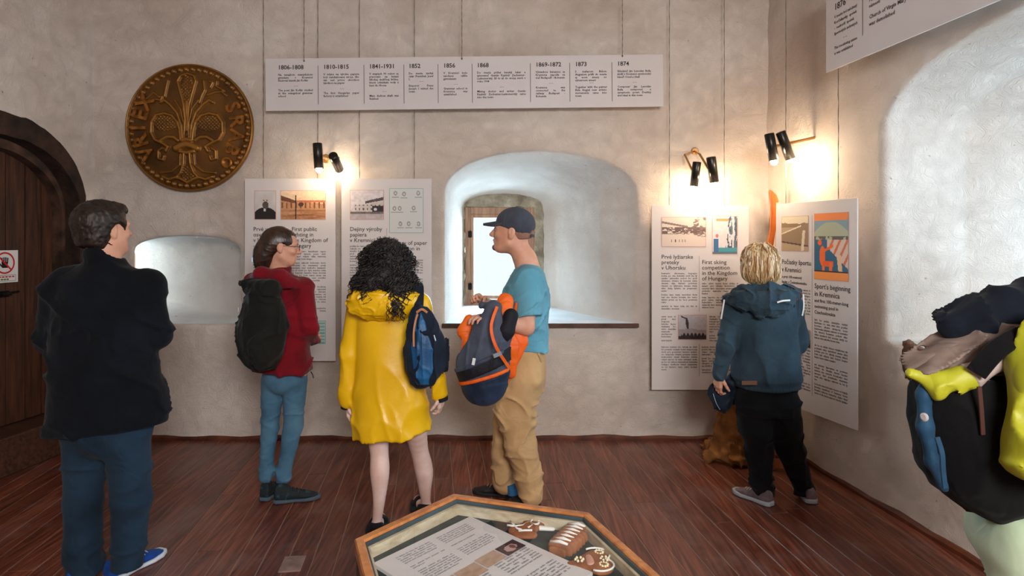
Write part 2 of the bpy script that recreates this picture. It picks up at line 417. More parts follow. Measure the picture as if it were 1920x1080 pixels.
def floor_material():
    m, nt, b = nmat('worn_floor_paint'); L = nt.links.new
    tc = N(nt, 'ShaderNodeTexCoord'); oi = N(nt, 'ShaderNodeObjectInfo')
    rot = N(nt, 'ShaderNodeMapping'); rot.inputs['Rotation'].default_value = (0, 0, math.radians(-7.1)); rot.inputs['Scale'].default_value = (26, 1.3, 1)
    L(tc.outputs['Object'], rot.inputs[0])
    g = N(nt, 'ShaderNodeTexNoise'); g.inputs['Scale'].default_value = 2.2; g.inputs['Detail'].default_value = 7; g.inputs['Distortion'].default_value = .5
    ofs = N(nt, 'ShaderNodeVectorMath', operation='ADD'); L(rot.outputs[0], ofs.inputs[0]); L(oi.outputs['Random'], ofs.inputs[1]); L(ofs.outputs[0], g.inputs['Vector'])
    base = ramp(nt, g.outputs['Fac'], [(.25, srgb(60, 28, 20)), (.5, srgb(104, 54, 39)), (.75, srgb(142, 82, 60))])
    hs = N(nt, 'ShaderNodeHueSaturation'); mr = N(nt, 'ShaderNodeMapRange'); mr.inputs[3].default_value = .78; mr.inputs[4].default_value = 1.2
    L(oi.outputs['Random'], mr.inputs[0]); L(mr.outputs[0], hs.inputs['Value']); L(base, hs.inputs['Color'])
    w = N(nt, 'ShaderNodeTexNoise'); w.inputs['Scale'].default_value = 2.3; w.inputs['Detail'].default_value = 9; w.inputs['Roughness'].default_value = .7; L(tc.outputs['Object'], w.inputs['Vector'])
    wf = N(nt, 'ShaderNodeMapRange'); wf.inputs[1].default_value = .50; wf.inputs[2].default_value = .70; wf.inputs[4].default_value = .5; L(w.outputs['Fac'], wf.inputs[0])
    mx = N(nt, 'ShaderNodeMixRGB'); L(wf.outputs[0], mx.inputs[0]); L(hs.outputs[0], mx.inputs[1]); mx.inputs[2].default_value = (*srgb(122, 100, 96), 1)
    sp = N(nt, 'ShaderNodeTexNoise'); sp.inputs['Scale'].default_value = 55; sp.inputs['Detail'].default_value = 3; L(tc.outputs['Object'], sp.inputs['Vector'])
    sf = N(nt, 'ShaderNodeMapRange'); sf.inputs[1].default_value = .70; sf.inputs[2].default_value = .76; sf.inputs[4].default_value = .6; L(sp.outputs['Fac'], sf.inputs[0])
    m2 = N(nt, 'ShaderNodeMixRGB'); L(sf.outputs[0], m2.inputs[0]); L(mx.outputs[0], m2.inputs[1]); m2.inputs[2].default_value = (*srgb(180, 150, 132), 1)
    L(m2.outputs[0], b.inputs['Base Color'])
    rr = N(nt, 'ShaderNodeMapRange'); rr.inputs[3].default_value = .22; rr.inputs[4].default_value = .42; L(w.outputs['Fac'], rr.inputs[0]); L(rr.outputs[0], b.inputs['Roughness'])
    bp = N(nt, 'ShaderNodeBump'); bp.inputs['Strength'].default_value = .35; bp.inputs['Distance'].default_value = .003; L(g.outputs['Fac'], bp.inputs['Height']); L(bp.outputs[0], b.inputs['Normal'])
    return m
M_FLOOR = floor_material()

# ================================================================ room geometry
D = 5.08
RC = np.array([2.034, D, 0]); RD = unit((.125, -1, 0)); RN = unit((1, .125, 0))       # right wall: corner, direction to the camera, outward
LC = np.array([-3.339, D, 0]); LD = unit((-.131, -1, 0)); LN = unit((-1, .131, 0))    # left wall
Z3 = np.array([0, 0, 1.])
def RW(s, t, z): return RC+RD*s+RN*t+Z3*z
def LW(s, t, z): return LC+LD*s+LN*t+Z3*z
CEIL = 4.2; REAR = -2.0

def void(keys, coords, e=2.3, pw=.55):
    """niche void; keys: rows (t, xl, xr, zb, zs, zc, xc); coords(p)->(x,t,z)"""
    K = np.array(keys, float)
    def f(p):
        x, t, z = coords(p)
        g = lambda i: np.interp(t, K[:, 0], K[:, i])
        xl, xr, zb, zs, zc, xc = g(1), g(2), g(3), g(4), g(5), g(6)
        hw = np.where(x < xc, xc-xl, xr-xc); u = np.clip(np.abs(x-xc)/hw, 0, 1)
        arch = zs+(zc-zs)*(1-u**e)**pw
        a = np.maximum(xl-x, x-xr); b = np.maximum(zb-z, (z-arch)*.85)
        return -smin(-a, -b, .03)
    return f
def wall_noise(p, seed):
    return .010*noise3(p, (1.1, 1.1, 1.1), seed)+.006*noise3(p, (4, 4, 4), seed+5)+.003*noise3(p, (14, 14, 14), seed+9)
# back wall with its two embrasures
sb = SDF(); sb.lo = np.array([-3.7, 5.0, -.1]); sb.hi = np.array([2.5, 6.5, CEIL+.1])
sb.fn(lambda p: D-p[:, 1]+wall_noise(p, 1))
cw = lambda p: (p[:, 0], p[:, 1]-D, p[:, 2])
sb.fn(void([(-.4, -.56, 1.06, .915, 1.97, 2.31, .2), (0, -.538, .987, .915, 1.97, 2.295, .2), (.3, -.520, .735, .925, 1.95, 2.21, .12), (1.07, -.465, .285, .95, 1.90, 2.02, -.09), (2, -.465, .285, .95, 1.90, 2.02, -.09)], cw), .022, True)
sb.fn(void([(-.4, -2.985, -2.15, .916, 1.51, 1.62, -2.55), (0, -2.985, -2.155, .918, 1.51, 1.62, -2.56), (.28, -3.3, -2.20, .935, 1.51, 1.61, -2.75), (.9, -4.25, -3.52, 1.08, 1.46, 1.54, -3.9), (2, -4.25, -3.52, 1.08, 1.46, 1.54, -3.9)], cw), .012, True)
sb.lo[0] = -4.35
o = sobj('wall_back', sb, .02, M_WALL, pad=0); tag(o, kind='structure')
# right wall with the big splayed embrasure and the broken patch under it
sr = SDF(); a0 = RW(-.4, -.15, 0); a1 = RW(7.2, 1.5, 0)
sr.lo = np.array([1.9, REAR-.1, -.1]); sr.hi = np.array([4.3, 5.5, CEIL+.1])
def cr(p):
    q = p-RC; return (q @ RD, q @ RN, p[:, 2])
sr.fn(lambda p: np.maximum(-((p-RC) @ RN)+wall_noise(p, 31), -((p-RC) @ RD)-.4))
sr.fn(void([(-.4, 1.29, 3.42, .99, 2.24, 2.67, 2.35), (0, 1.305, 3.4, .99, 2.24, 2.66, 2.35), (.50, 1.345, 3.3, 1.0, 2.24, 2.58, 2.35), (1.15, 1.60, 3.1, 1.15, 2.1, 2.3, 2.35), (3, 1.60, 3.1, 1.15, 2.1, 2.3, 2.35)], cr), .022, True)
def patch(p):
    s, t, z = cr(p); n = .02*noise3(p, (18, 18, 18), 77)
    return np.maximum(np.maximum(np.abs(s-1.60)-.15, np.abs(z-.895)-.08+(s-1.6)*.1), np.abs(t)-.05)+n
sr.fn(patch, .01, True)
o = sobj('wall_right', sr, .024, M_WALL, pad=0); tag(o, kind='structure')
# rough stone in the broken patch
g = SDF(); g.lo = RW(1.3, .0, .78); g.hi = RW(1.3, .0, 1.06); g.lo = np.array([2.15, 3.2, .78]); g.hi = np.array([2.5, 3.9, 1.06])
g.fn(lambda p: np.maximum(patch(p)-.012, -(cr(p)[1])+.018+.02*noise3(p, (22, 22, 22), 8)))
o = sobj('exposed_masonry', g, .009, M_BRICK, parent=bpy.data.objects['wall_right'])
# left wall with the door opening
sl = SDF(); sl.lo = np.array([-4.9, REAR-.1, -.1]); sl.hi = np.array([-3.2, 5.5, CEIL+.1])
def cl(p):
    q = p-LC; return (q @ LD, q @ LN, p[:, 2])
sl.fn(lambda p: np.maximum(-((p-LC) @ LN)+wall_noise(p, 61), -((p-LC) @ LD)-.4))
DK = [(-1, .09, 1.43, -.3, 1.82, 2.43, .76), (2, .09, 1.43, -.3, 1.82, 2.43, .76)]
sl.fn(void(DK, cl, 2.0, .5), .02, True)
o = sobj('wall_left', sl, .026, M_WALL, pad=0); tag(o, kind='structure')
# rear wall with a window opening, and ceiling
mb = MB()
x0 = LW(D-REAR, 0, 0)[0]-.5; x1 = RW(D-REAR, 0, 0)[0]+.5
for a, b, z0, z1 in ((x0, .2, 0, CEIL), (1.6, x1, 0, CEIL), (.2, 1.6, 0, 1.3), (.2, 1.6, 3.0, CEIL)):
    mb.box(((a+b)/2, REAR-.15, (z0+z1)/2), np.eye(3), ((b-a)/2, .15, (z1-z0)/2))
tag(mb.build('wall_rear', M_WALL), kind='structure')
tag(MB().box((-.6, 1.6, CEIL+.08), np.eye(3), (4.4, 3.8, .08)).build('ceiling', M_WALL), kind='structure')
# floor slab and planks
M_GAP = flatmat('dusty_joint', (150, 122, 104), .9)
fl = MB().box((-.7, 1.6, -.06), np.eye(3), (3.9, 3.75, .0565)).build('floor', M_GAP); tag(fl, kind='structure')
PD = unit((-.125, 1, 0)); PR = np.array([PD[1], -PD[0], 0])
rnd = random.Random(5)
wpl = .1205
def clip_len(off):
    """distance along the plank where it meets the left wall line (from the back wall)"""
    return None
k = 0; off = .0
base_pt = RW(0, 0.02, 0)
while off < 6.9:
    wv = wpl*(1+rnd.uniform(-.06, .06)); c = base_pt-PR*(off+wv/2)
    L1 = (D+.03-c[1])/PD[1]; L0 = (REAR-c[1])/PD[1]
    # stop at the left wall: position c+PD*l must satisfy (p-LC).LN < 0.02
    pt = c+PD*L1; den = PD @ LN
    if (pt-LC) @ LN > .02:
        L1 = min(L1, (0.02-(c-LC) @ LN)/den) if den > 0 else L1
    cuts = [L0]; x = L0+rnd.uniform(.6, 3.6)
    while x < L1-.5: cuts.append(x); x += rnd.uniform(2.2, 4.2)
    cuts.append(L1)
    for a, b in zip(cuts[:-1], cuts[1:]):
        if b-a < .06: continue
        cc = c+PD*(a+b)/2; dz = rnd.uniform(-.0014, .0)
        o = MB().box((cc[0], cc[1], -.012+dz), (PR, PD, Z3), (wv/2-.0022, (b-a)/2-.0015, .012), .0018).build('plank', M_FLOOR, fl); k += 1
    off += wv
# a short repair board let into the floor by the show case
p = floor_pt(548, 1058); o = MB().box((p[0], p[1], .0015), (PR, PD, Z3), (.052, .075, .004), .002).build('plank', mat('pale_board', (120, 92, 84), (150, 122, 112), rough=.5, scale=20), fl)
tag(o, 'short pale repair board')
# baseboards
def board(name, a, b, inward, h=.034, t=.014):
    a = np.array(a, float); b = np.array(b, float); d = unit(b-a); n = int(np.linalg.norm(b-a)/.12)+1; mbb = MB()
    vs = []; fs = []
    for i in range(n+1):
        q = a+(b-a)*i/n; jh = h+.006*math.sin(i*1.7)+.004*math.sin(i*.61); 
        for (u, v) in ((-.03, -.01), (t+.004, -.01), (t+.004, jh*.6), (t*.5, jh), (-.03, jh+.002)): vs.append(q+np.array(inward)*u+Z3*v)
    for i in range(n):
        for j in range(5): fs.append((i*5+j, i*5+(j+1) % 5, (i+1)*5+(j+1) % 5, (i+1)*5+j))
    mbb.add(vs, fs); return tag(mbb.build(name, M_BASE, smooth=False), kind='structure')
board('baseboard_back', (-3.35, D, 0), (2.04, D, 0), (0, -1, 0))
board('baseboard_right', RW(0, 0, 0), RW(6.8, 0, 0), -RN)
board('baseboard_left', LW(1.46, 0, 0), LW(6.8, 0, 0), -LN)

# ================================================================ window in the central embrasure
M_GLASS = glassmat('pane_glass', (.96, .98, .98))
w1 = empty('window_1', (-.09, 6.15, .95)); tag(w1, kind='structure')
# rough stone surround: arch ring
ss = SDF(); ss.lo = np.array([-.55, 6.06, .90]); ss.hi = np.array([.38, 6.30, 2.10])
wv_ = void([(-1, -.47, .29, .94, 1.90, 2.03, -.09), (3, -.47, .29, .94, 1.90, 2.03, -.09)], cw)
def stone_ring(p):
    r = np.maximum(np.maximum(wv_(p)-.03, 6.12-p[:, 1]), p[:, 1]-6.28)
    hole = np.maximum(np.abs(p[:, 0]+.1175)-.3325, np.maximum(.955-p[:, 2], p[:, 2]-1.90))
    return np.maximum(r, -hole)+.012*noise3(p, (16, 16, 16), 3)+.006*noise3(p, (40, 40, 40), 4)
ss.fn(stone_ring); tag(sobj('stone_surround', ss, .012, M_STONE, parent=w1, pad=0), 'rough grey stone surround')
def bar(a, b, wx, wy, name, m, par, bev=.003):
    a = np.array(a, float); b = np.array(b, float); d = unit(b-a); ax = np.array((0, 1., 0)); r = np.cross(d, ax)
    return MB().box((a+b)/2, (r, ax, d), (wx/2, wy/2, np.linalg.norm(b-a)/2), bev).build(name, m, par)
YW = 6.17
bar((-.423, YW, .955), (-.423, YW, 1.90), .054, .07, 'frame_stile', M_FRAMEW, w1)
bar((.185, YW, .955), (.185, YW, 1.90), .08, .07, 'frame_stile', M_FRAMEW, w1)
bar((-.395, YW, 1.865), (.145, YW, 1.865), .07, .07, 'frame_rail', M_FRAMEW, w1)
bar((-.395, YW, .985), (.145, YW, .985), .06, .07, 'frame_rail', M_FRAMEW, w1)
bar((-.382, YW-.02, 1.02), (-.382, YW-.02, 1.83), .030, .04, 'sash_stile', M_FRAMEW, w1)
bar((.122, YW-.02, 1.02), (.122, YW-.02, 1.83), .042, .04, 'sash_stile', M_FRAMEW, w1)
bar((-.366, YW-.02, 1.813), (.101, YW-.02, 1.813), .034, .04, 'sash_rail', M_FRAMEW, w1)
bar((-.366, YW-.02, 1.037), (.101, YW-.02, 1.037), .034, .04, 'sash_rail', M_FRAMEW, w1)
mobj('pane', [(-.368, YW, 1.05), (.102, YW, 1.05), (.102, YW, 1.80), (-.368, YW, 1.80)], [(0, 1, 2, 3)], M_GLASS, w1)
for z in (1.64, 1.14):
    h = MB().box((-.402, YW-.046, z), np.eye(3), (.018, .004, .03), .001); h.tube([(-.400, YW-.05, z-.034), (-.400, YW-.05, z+.034)], .006); h.build('hinge', M_IRON, w1)
# sloped timber sill boards of the embrasure, with the brown front edge
si = empty('window_sill', (.2, D, .93)); tag(si, kind='structure')
def sill_x(t): return (np.interp(t, [0, .3, 1.07], [-.54, -.52, -.465]), np.interp(t, [0, .3, 1.07], [.985, .735, .285]))
ts = [-.03, .17, .38, .60, .83, 1.10]
for a, b in zip(ts[:-1], ts[1:]):
    vs = []
    for t in (a+.002, b-.002):
        l, r = sill_x(max(t, 0)); z = .918+.035*max(t, 0)/1.07+.008
        for x in (l+.0, r-.0):
            for dz in (0, -.022): vs.append((x, D+t, z+dz))
    f = [(0, 2, 6, 4), (1, 5, 7, 3), (0, 1, 3, 2), (4, 6, 7, 5), (0, 4, 5, 1), (2, 3, 7, 6)]
    mobj('board', vs, f, M_WHITEP, si)
MB().box((.2235, D-.04, .914), np.eye(3), (.775, .011, .016), .003).build('front_edge', mat('sill_brown', (60, 36, 26), (92, 60, 46), rough=.6, scale=9), si)
# windows of the other two embrasures
w2 = empty('window_2', RW(2.35, 1.15, 1.15)); tag(w2, kind='structure')
def fbar(fn, a, b, w, d, name, par):
    """a, b: (s,z) ends; w in-plane width, d depth"""
    pa, pb = fn(a[0], 1.2, a[1]), fn(b[0], 1.2, b[1]); dd = unit(pb-pa); nn = RN if fn is RW else LN
    return MB().box((pa+pb)/2, (np.cross(dd, nn), nn, dd), (w/2, d/2, np.linalg.norm(pb-pa)/2), .003).build(name, M_FRAMEW, par)
for s_ in (1.63, 2.35, 3.07): fbar(RW, (s_, 1.15), (s_, 2.22), .06, .06, 'frame_stile', w2)
for z_ in (1.18, 1.72, 2.24): fbar(RW, (1.63, z_), (3.07, z_), .06, .05, 'frame_rail', w2)
mobj('pane', [RW(1.64, 1.2, 1.2), RW(1.64, 1.2, 2.2), RW(3.06, 1.2, 2.2), RW(3.06, 1.2, 1.2)], [(0, 1, 2, 3)], M_GLASS, w2)
w3 = empty('window_3', (-3.9, 6.0, 1.1)); tag(w3, kind='structure')
for x in (-4.2, -3.55): bar((x, 6.04, 1.08), (x, 6.04, 1.5), .05, .05, 'frame_stile', M_FRAMEW, w3)
for z in (1.1, 1.48): bar((-4.17, 6.04, z), (-3.66, 6.04, z), .05, .05, 'frame_rail', M_FRAMEW, w3)
mobj('pane', [(-4.16, 6.04, 1.1), (-3.67, 6.04, 1.1), (-3.67, 6.04, 1.48), (-4.16, 6.04, 1.48)], [(0, 1, 2, 3)], M_GLASS, w3)

# ================================================================ arched door in the left wall
d1 = empty('door_1', LW(.76, .2, .26)); tag(d1, kind='structure')
def arch_pts(s0, s1, zs, zc, n=22, zb=0.0):
    sc, hw = (s0+s1)/2, (s1-s0)/2
    pts = [(s0, zb)]
    for i in range(n+1):
        a = math.pi*(1-i/n); pts.append((sc+hw*math.cos(a), zs+(zc-zs)*math.sin(a)))
    pts.append((s1, zb)); return pts
def arch_ring(o_, i_, t0, t1, name, m, par, wob=.0, seed=1):
    n = len(o_); vs = []; fs = []; r = random.Random(seed)
    for (a, b) in zip(o_, i_):
        j = r.uniform(-wob, wob)
        vs += [LW(a[0]+j, t0, a[1]+j), LW(b[0]+j*.5, t0+abs(j), b[1]+j*.5), LW(b[0], t1, b[1]), LW(a[0], t1, a[1])]
    for i in range(n-1):
        for k in range(4): fs.append((i*4+k, i*4+(k+1) % 4, (i+1)*4+(k+1) % 4, (i+1)*4+k))
    fs += [(0, 1, 2, 3), tuple((n-1)*4+k for k in (3, 2, 1, 0))]
    return mobj(name, vs, fs, m, par)
O1 = arch_pts(.07, 1.45, 1.84, 2.455, 40); I1 = arch_pts(.125, 1.395, 1.80, 2.30, 40)
arch_ring(O1, I1, -.018, .12, 'arch_lining', M_ARCH, d1, .008)
O2 = arch_pts(.10, 1.42, 1.82, 2.34, 40); I2 = arch_pts(.155, 1.365, 1.78, 2.235, 40)
arch_ring(O2, I2, .115, .30, 'arch_rebate', mat('rubbed_edge', (44, 27, 19), (104, 72, 56), rough=.7, scale=6, bump=.6, bscale=30, bdist=.006, mid=.6), d1, .004, 4)
# door boards
edges = [.155, .255, .394, .550, .700, .850, 1.00, 1.16, 1.365]
def zdoor(s):
    u = (s-.76)/.605; return 1.78+.455*math.sqrt(max(0, 1-u*u))
for a, b in zip(edges[:-1], edges[1:]):
    a_, b_ = a+.004, b-.004; xs = np.linspace(a_, b_, 5)
    poly = [(b_, .27), (a_, .27)]+[(x, zdoor(x)-.002) for x in xs]
    poly = [(u, v) for u, v in poly]
    MB().prism(poly, lambda u, v, d: LW(u, d, v), .20, .24).build('plank', M_DARKW, d1)
    
MB().box(LW(.76, .26, 1.2), (LD, LN, Z3), (.62, .012, 1.0)).build('backing', M_DARKW, d1)
for z in (.62, 1.7):
    MB().box(LW(.76, .247, z), (LD, LN, Z3), (.58, .008, .04)).build('ledge', M_DARKW, d1)
hb = MB().box(LW(.62, .194, 1.205), (LD, LN, Z3), (.09, .006, .022), .003); hb.tube([LW(.56, .185, 1.21), LW(.47, .175, 1.215)], .008); hb.tube([LW(.62, .19, 1.205), LW(.62, .15, 1.205), LW(.56, .145, 1.205)], .009)
tag(hb.build('latch', M_IRON, d1), 'black iron latch')
MB().box(LW(.76, .10, .13), (LD, LN, Z3), (.66, .15, .13), .008).build('threshold', wood('threshold_wood', (40, 22, 15), (86, 52, 36), (3, 40, 40), rough=.55), d1)

# no-entry notice on the door
sg = empty('no_entry_notice', LW(.562, .198, 1.40)); tag(sg, 'white no-entry notice with a red crossed-out hand, fixed to the dark door', 'sign')
SGx = lambda u, v, d: LW(.562+u, .198-d, 1.40+v)     # u to the left in the picture is +s
MB().prism([(-.105, -.115), (.105, -.115), (.105, .115), (-.105, .115)], SGx, 0, .004).build('plate', flatmat('sign_white', (222, 222, 220), .5), sg)
M_RED = flatmat('sign_red', (196, 26, 34), .5); M_BLK = flatmat('print_black', (20, 20, 22), .6); M_GRN = flatmat('print_green', (60, 120, 70), .6)
def ring2(fn, cx, cy, r0, r1, d, n=36, a0=0, a1=2*math.pi):
    vs = []; fs = []
    for i in range(n+1):
        a = a0+(a1-a0)*i/n
        vs += [fn(cx+r0*math.cos(a), cy+r0*math.sin(a), d), fn(cx+r1*math.cos(a), cy+r1*math.sin(a), d)]
        if i: fs.append((2*i-2, 2*i-1, 2*i+1, 2*i))
    return vs, fs
def quad2(fn, x0, y0, x1, y1, w, d):
    dx, dy = x1-x0, y1-y0; l = math.hypot(dx, dy); nx, ny = -dy/l*w/2, dx/l*w/2
    return [fn(x0+nx, y0+ny, d), fn(x1+nx, y1+ny, d), fn(x1-nx, y1-ny, d), fn(x0-nx, y0-ny, d)], [(0, 1, 2, 3)]
hand = MB()
hand.add([SGx(*q, .0045) for q in ((-.024, -.01), (.022, -.01), (.026, .03), (-.022, .032))], [(0, 1, 2, 3)])
for x in (-.02, -.007, .006, .019): hand.add(*quad2(SGx, x, .02, x*1.15, .068-abs(x)*.3, .010, .0045))
hand.add(*quad2(SGx, .022, .0, .046, .028, .010, .0045)); hand.build('hand_symbol', M_BLK, sg)
rg = MB(); rg.add(*ring2(SGx, 0, .025, .066, .078, .005)); rg.add(*quad2(SGx, .05, .075, -.05, -.025, .012, .0052)); rg.build('prohibition_ring', M_RED, sg)
bx = MB()
for q in ((-.085, -.062, .085, -.062), (-.085, -.104, .085, -.104), (-.085, -.104, -.085, -.062), (.085, -.104, .085, -.062)): bx.add(*quad2(SGx, *q, .0025, .005))
bx.build('text_border', M_BLK, sg)
tx = MB(); [tx.add(*quad2(SGx, -.075+i*.026, -.074, -.055+i*.026, -.074, .009, .005)) for i in range(6)]; tx.build('red_words', M_RED, sg)
tx = MB(); [tx.add(*quad2(SGx, -.03+i*.022, -.092, -.012+i*.022, -.092, .010, .005)) for i in range(3)]; tx.build('green_word', M_GRN, sg)
# ================================================================ printed matter helpers
M_BOARD = mat('display_board', (208, 200, 198), (214, 206, 204), rough=.55, scale=3, bump=0)
M_INK = flatmat('ink', (48, 42, 42), .7)
M_PRINT = attrmat('printed_picture', .5)
M_CORD = mat('hanging_cord', (92, 84, 76), (130, 120, 108), rough=.8, scale=300, bump=.5, bscale=400)
_fontcache = {}
def text_mesh(body, size, width=None, align='LEFT', sp=1.0, bold=0.0, wsp=1.0, resu=1):
    cu = bpy.data.curves.new('t', 'FONT'); cu.body = body; cu.size = size; cu.resolution_u = resu; cu.space_line = sp; cu.offset = bold
    cu.space_character = wsp
    cu.align_x = align
    if width: cu.text_boxes[0].width = width
    o = bpy.data.objects.new('t', cu); COL.objects.link(o)
    dg = bpy.context.evaluated_depsgraph_get(); me = bpy.data.meshes.new_from_object(o.evaluated_get(dg))
    V = np.empty(len(me.vertices)*3); me.vertices.foreach_get('co', V); V = V.reshape(-1, 3)[:, :2]
    Fc = [tuple(p.vertices) for p in me.polygons]
    bpy.data.objects.remove(o, do_unlink=True); bpy.data.curves.remove(cu); bpy.data.meshes.remove(me)
    return V, Fc
class Sheet:
    """a flat board in space: tl corner, right, down, normal to the viewer; local metres"""
    def __init__(s, tl, r, d, n): s.tl = np.array(tl, float); s.r = unit(r); s.d = unit(d); s.n = unit(n); s.ink = MB()
    def P(s, x, y, h=.001): return s.tl+s.r*x+s.d*y+s.n*h
    def text(s, body, x, y, size, **k):
        V, Fc = text_mesh(body, size, **k)
        s.ink.add([s.P(x+v[0], y-v[1], .0012) for v in V], Fc)
    def line(s, x0, y0, x1, y1, w): s.ink.add(*quad2(lambda a, b, c: s.P(a, b, c), x0, y0, x1, y1, w, .0012))
    def flush(s, parent, name='printed_text', m=None): return s.ink.build(name, m or M_INK, parent)
    def slab(s, w, h, t, name, m, parent):
        c = s.P(w/2, h/2, -t/2); return MB().box(c, (s.r, -s.d, s.n), (w/2, h/2, t/2), .001).build(name, m, parent)
    def picture(s, x, y, w, h, fn, nx, ny, parent, name='photograph', border=None, label=None):
        U, Vv = np.meshgrid((np.arange(nx)+.5)/nx, (np.arange(ny)+.5)/ny)
        rgb = np.clip(fn(U.ravel(), 1-Vv.ravel()), 0, 255)       # v up
        lin = np.where(rgb/255 <= .04045, rgb/255/12.92, ((rgb/255+.055)/1.055)**2.4)
        gx, gy = np.meshgrid(np.linspace(0, w, nx+1), np.linspace(0, h, ny+1))
        V = s.tl+s.r*(x+gx.ravel())[:, None]+s.d*(y+gy.ravel())[:, None]+s.n*.0018
        i = np.arange(nx*ny); r = i//nx*(nx+1)+i % nx
        Fq = np.stack([r, r+nx+1, r+nx+2, r+1], 1)
        o = mobj(name, V, Fq, M_PRINT, parent); setcol(o, np.repeat(lin, 4, 0), 'CORNER')
        if label: o['label'] = label
        if border:
            b = .0035; q = MB()
            for (a0, b0, a1, b1) in ((x-b, y-b/2, x+w+b, y-b/2), (x-b, y+h+b/2, x+w+b, y+h+b/2), (x-b/2, y, x-b/2, y+h), (x+w+b/2, y, x+w+b/2, y+h)):
                q.add(*quad2(lambda a, c, e: s.P(a, c, e), a0, b0, a1, b1, b, .0014))
            q.build('picture_border', border, parent)
        return o
rt = random.Random(3)
SYL = 'ra ne ko vi ta mi lo su pre sto ni ka de bo ri za hu me po ly no va ze ti ci ho ru ma'.split()
def filler(n, seed):
    r = random.Random(seed); out = []
    while len(' '.join(out)) < n: out.append(''.join(r.choice(SYL) for _ in range(r.choice((1, 2, 2, 3, 3, 4)))))
    return ' '.join(out)
def body(sh, x, y, w, y1, size, seed, lead=1.0):
    """small print that cannot be read in the photograph, set justified between y and y1"""
    ls = size*lead; y0 = y; k = 0; r = random.Random(seed)
    per = int(w/(size*.50))
    while y < y1:
        nl = min(r.randint(4, 11), int((y1-y)/ls)+1)
        t = filler(nl*per-per*r.uniform(.2, .7), seed*31+k); k += 1
        sh.text(t, x, y, size, width=w, align='JUSTIFY', sp=lead/1.0, bold=size*.012)
        y += (nl+.55)*ls
# picture content ----------------------------------------------------------
def n2(u, v, sc, seed, o=2): return noise3(np.stack([u, v, u*0], 1), (sc, sc, 1), seed, o)
def L3(cond, a, b): return np.where(cond[:, None], np.array(a, float), b)
def pic_portrait(u, v):
    c = np.array([196, 190, 188.])+n2(u, v, 3, 1)[:, None]*14
    c = L3(np.hypot((u-.5)/.62, (v-.0)/.42) < 1, (38, 34, 36), c)
    c = L3((np.abs(u-.48) < .05) & (v > .27) & (v < .38), (200, 196, 192), c)
    c = L3(np.hypot((u-.5)/.165, (v-.62)/.25) < 1, (198, 184, 176), c)
    c = L3(np.hypot((u-.51)/.15, (v-.50)/.13) < 1, (84, 74, 70), c)
    c = L3((np.hypot((u-.43)/.04, (v-.66)/.02) < 1) | (np.hypot((u-.58)/.04, (v-.66)/.02) < 1), (70, 58, 54), c)
    return c
def pic_square(u, v):
    c = np.array([226, 190, 150.])+(v-.5)[:, None]*np.array([10, 20, 40.])
    c = L3(v < .62-.10*(u-.3), (186, 136, 98), c)
    c = L3((u < .34) & (v < .84-u*.55) & (v > .66-u*.3), (110, 70, 50), c)
    c = L3((v < .66) & (v > .60) & (u > .35), (190, 110, 80), c)
    c = L3((v < .60) & (v > .38) & (np.sin(u*60) > .55), (120, 78, 56), c)
    c = L3(v < .34, (168, 118, 84), c); c = c+(v < .34)[:, None]*n2(u*.6, v*4, 5, 3)[:, None]*34
    c = L3((np.abs(u-.33) < .014) & (v < .85), (50, 32, 26), c)
    c = L3(np.hypot((u-.45)/.06, (v-.52)/.08) < 1, (80, 52, 40), c)
    return c+n2(u, v, 24, 9)[:, None]*16
def pic_house(u, v):
    c = np.array([206, 196, 198.])+0*u[:, None]
    c = L3((u > .12) & (u < .98) & (v < .50+.22*np.clip(u-.35, 0, 1)) & (v > .25), (196, 184, 180), c)
    c = L3((u > .45) & (v < .62+.28*(u-.45)) & (v > .54+.22*(u-.45)), (84, 74, 76), c)
    c = L3((u > .15) & (v > .30) & (v < .50) & (np.sin(u*52) > .5) & (np.sin(v*40) > -.2), (90, 80, 80), c)
    c = L3((u > .66) & (v > .26) & (v < .47), (48, 44, 48), c)
    c = L3((np.hypot((u-.76)/.05, (v-.34)/.05) < 1), (210, 206, 206), c)
    c = L3(v < .24, (182, 170, 170), c)
    c = L3((v < .26) & (v > .19), (110, 100, 98), c)
    return c+n2(u, v, 14, 4)[:, None]*18
def pic_marks(u, v):
    c = np.array([206, 206, 202.])+0*u[:, None]
    for (a, b) in ((.17, .9), (.43, .88), (.86, .9), (.14, .55), (.3, .55), (.72, .56), (.32, .2), (.57, .2), (.87, .2)):
        r = np.hypot((u-a)/.055, (v-b)/.055); c = L3((r < 1) & (r > .45), (150, 150, 148), c)
        c = L3((np.abs(u-a) < .10) & (np.abs(v-b+.09) < .012), (165, 165, 163), c)
    return c
def pic_skislope(u, v):
    c = np.array([214, 196, 184.])+0*u[:, None]
    f = n2(u*1.6, v*2.4, 9, 12, 3)
    c = L3((v > .42) & (v < .66) & (f > -.28), (108, 88, 84), c)
    c = L3((np.abs(v-(.84-.28*u)) < .035) & (u < .6), (130, 112, 108), c)
    c = L3((np.abs((v-.5)-(u-.55)*.95) < .05) & (u > .5) & (u < .85), (120, 100, 98), c)
    c = L3((u > .72) & (v > .34) & (f > .12), (132, 112, 106), c)
    for a in (.22, .31, .40, .47, .53): c = L3((np.abs(u-a) < .008) & (np.abs(v-.2) < .045), (60, 48, 48), c)
    return c
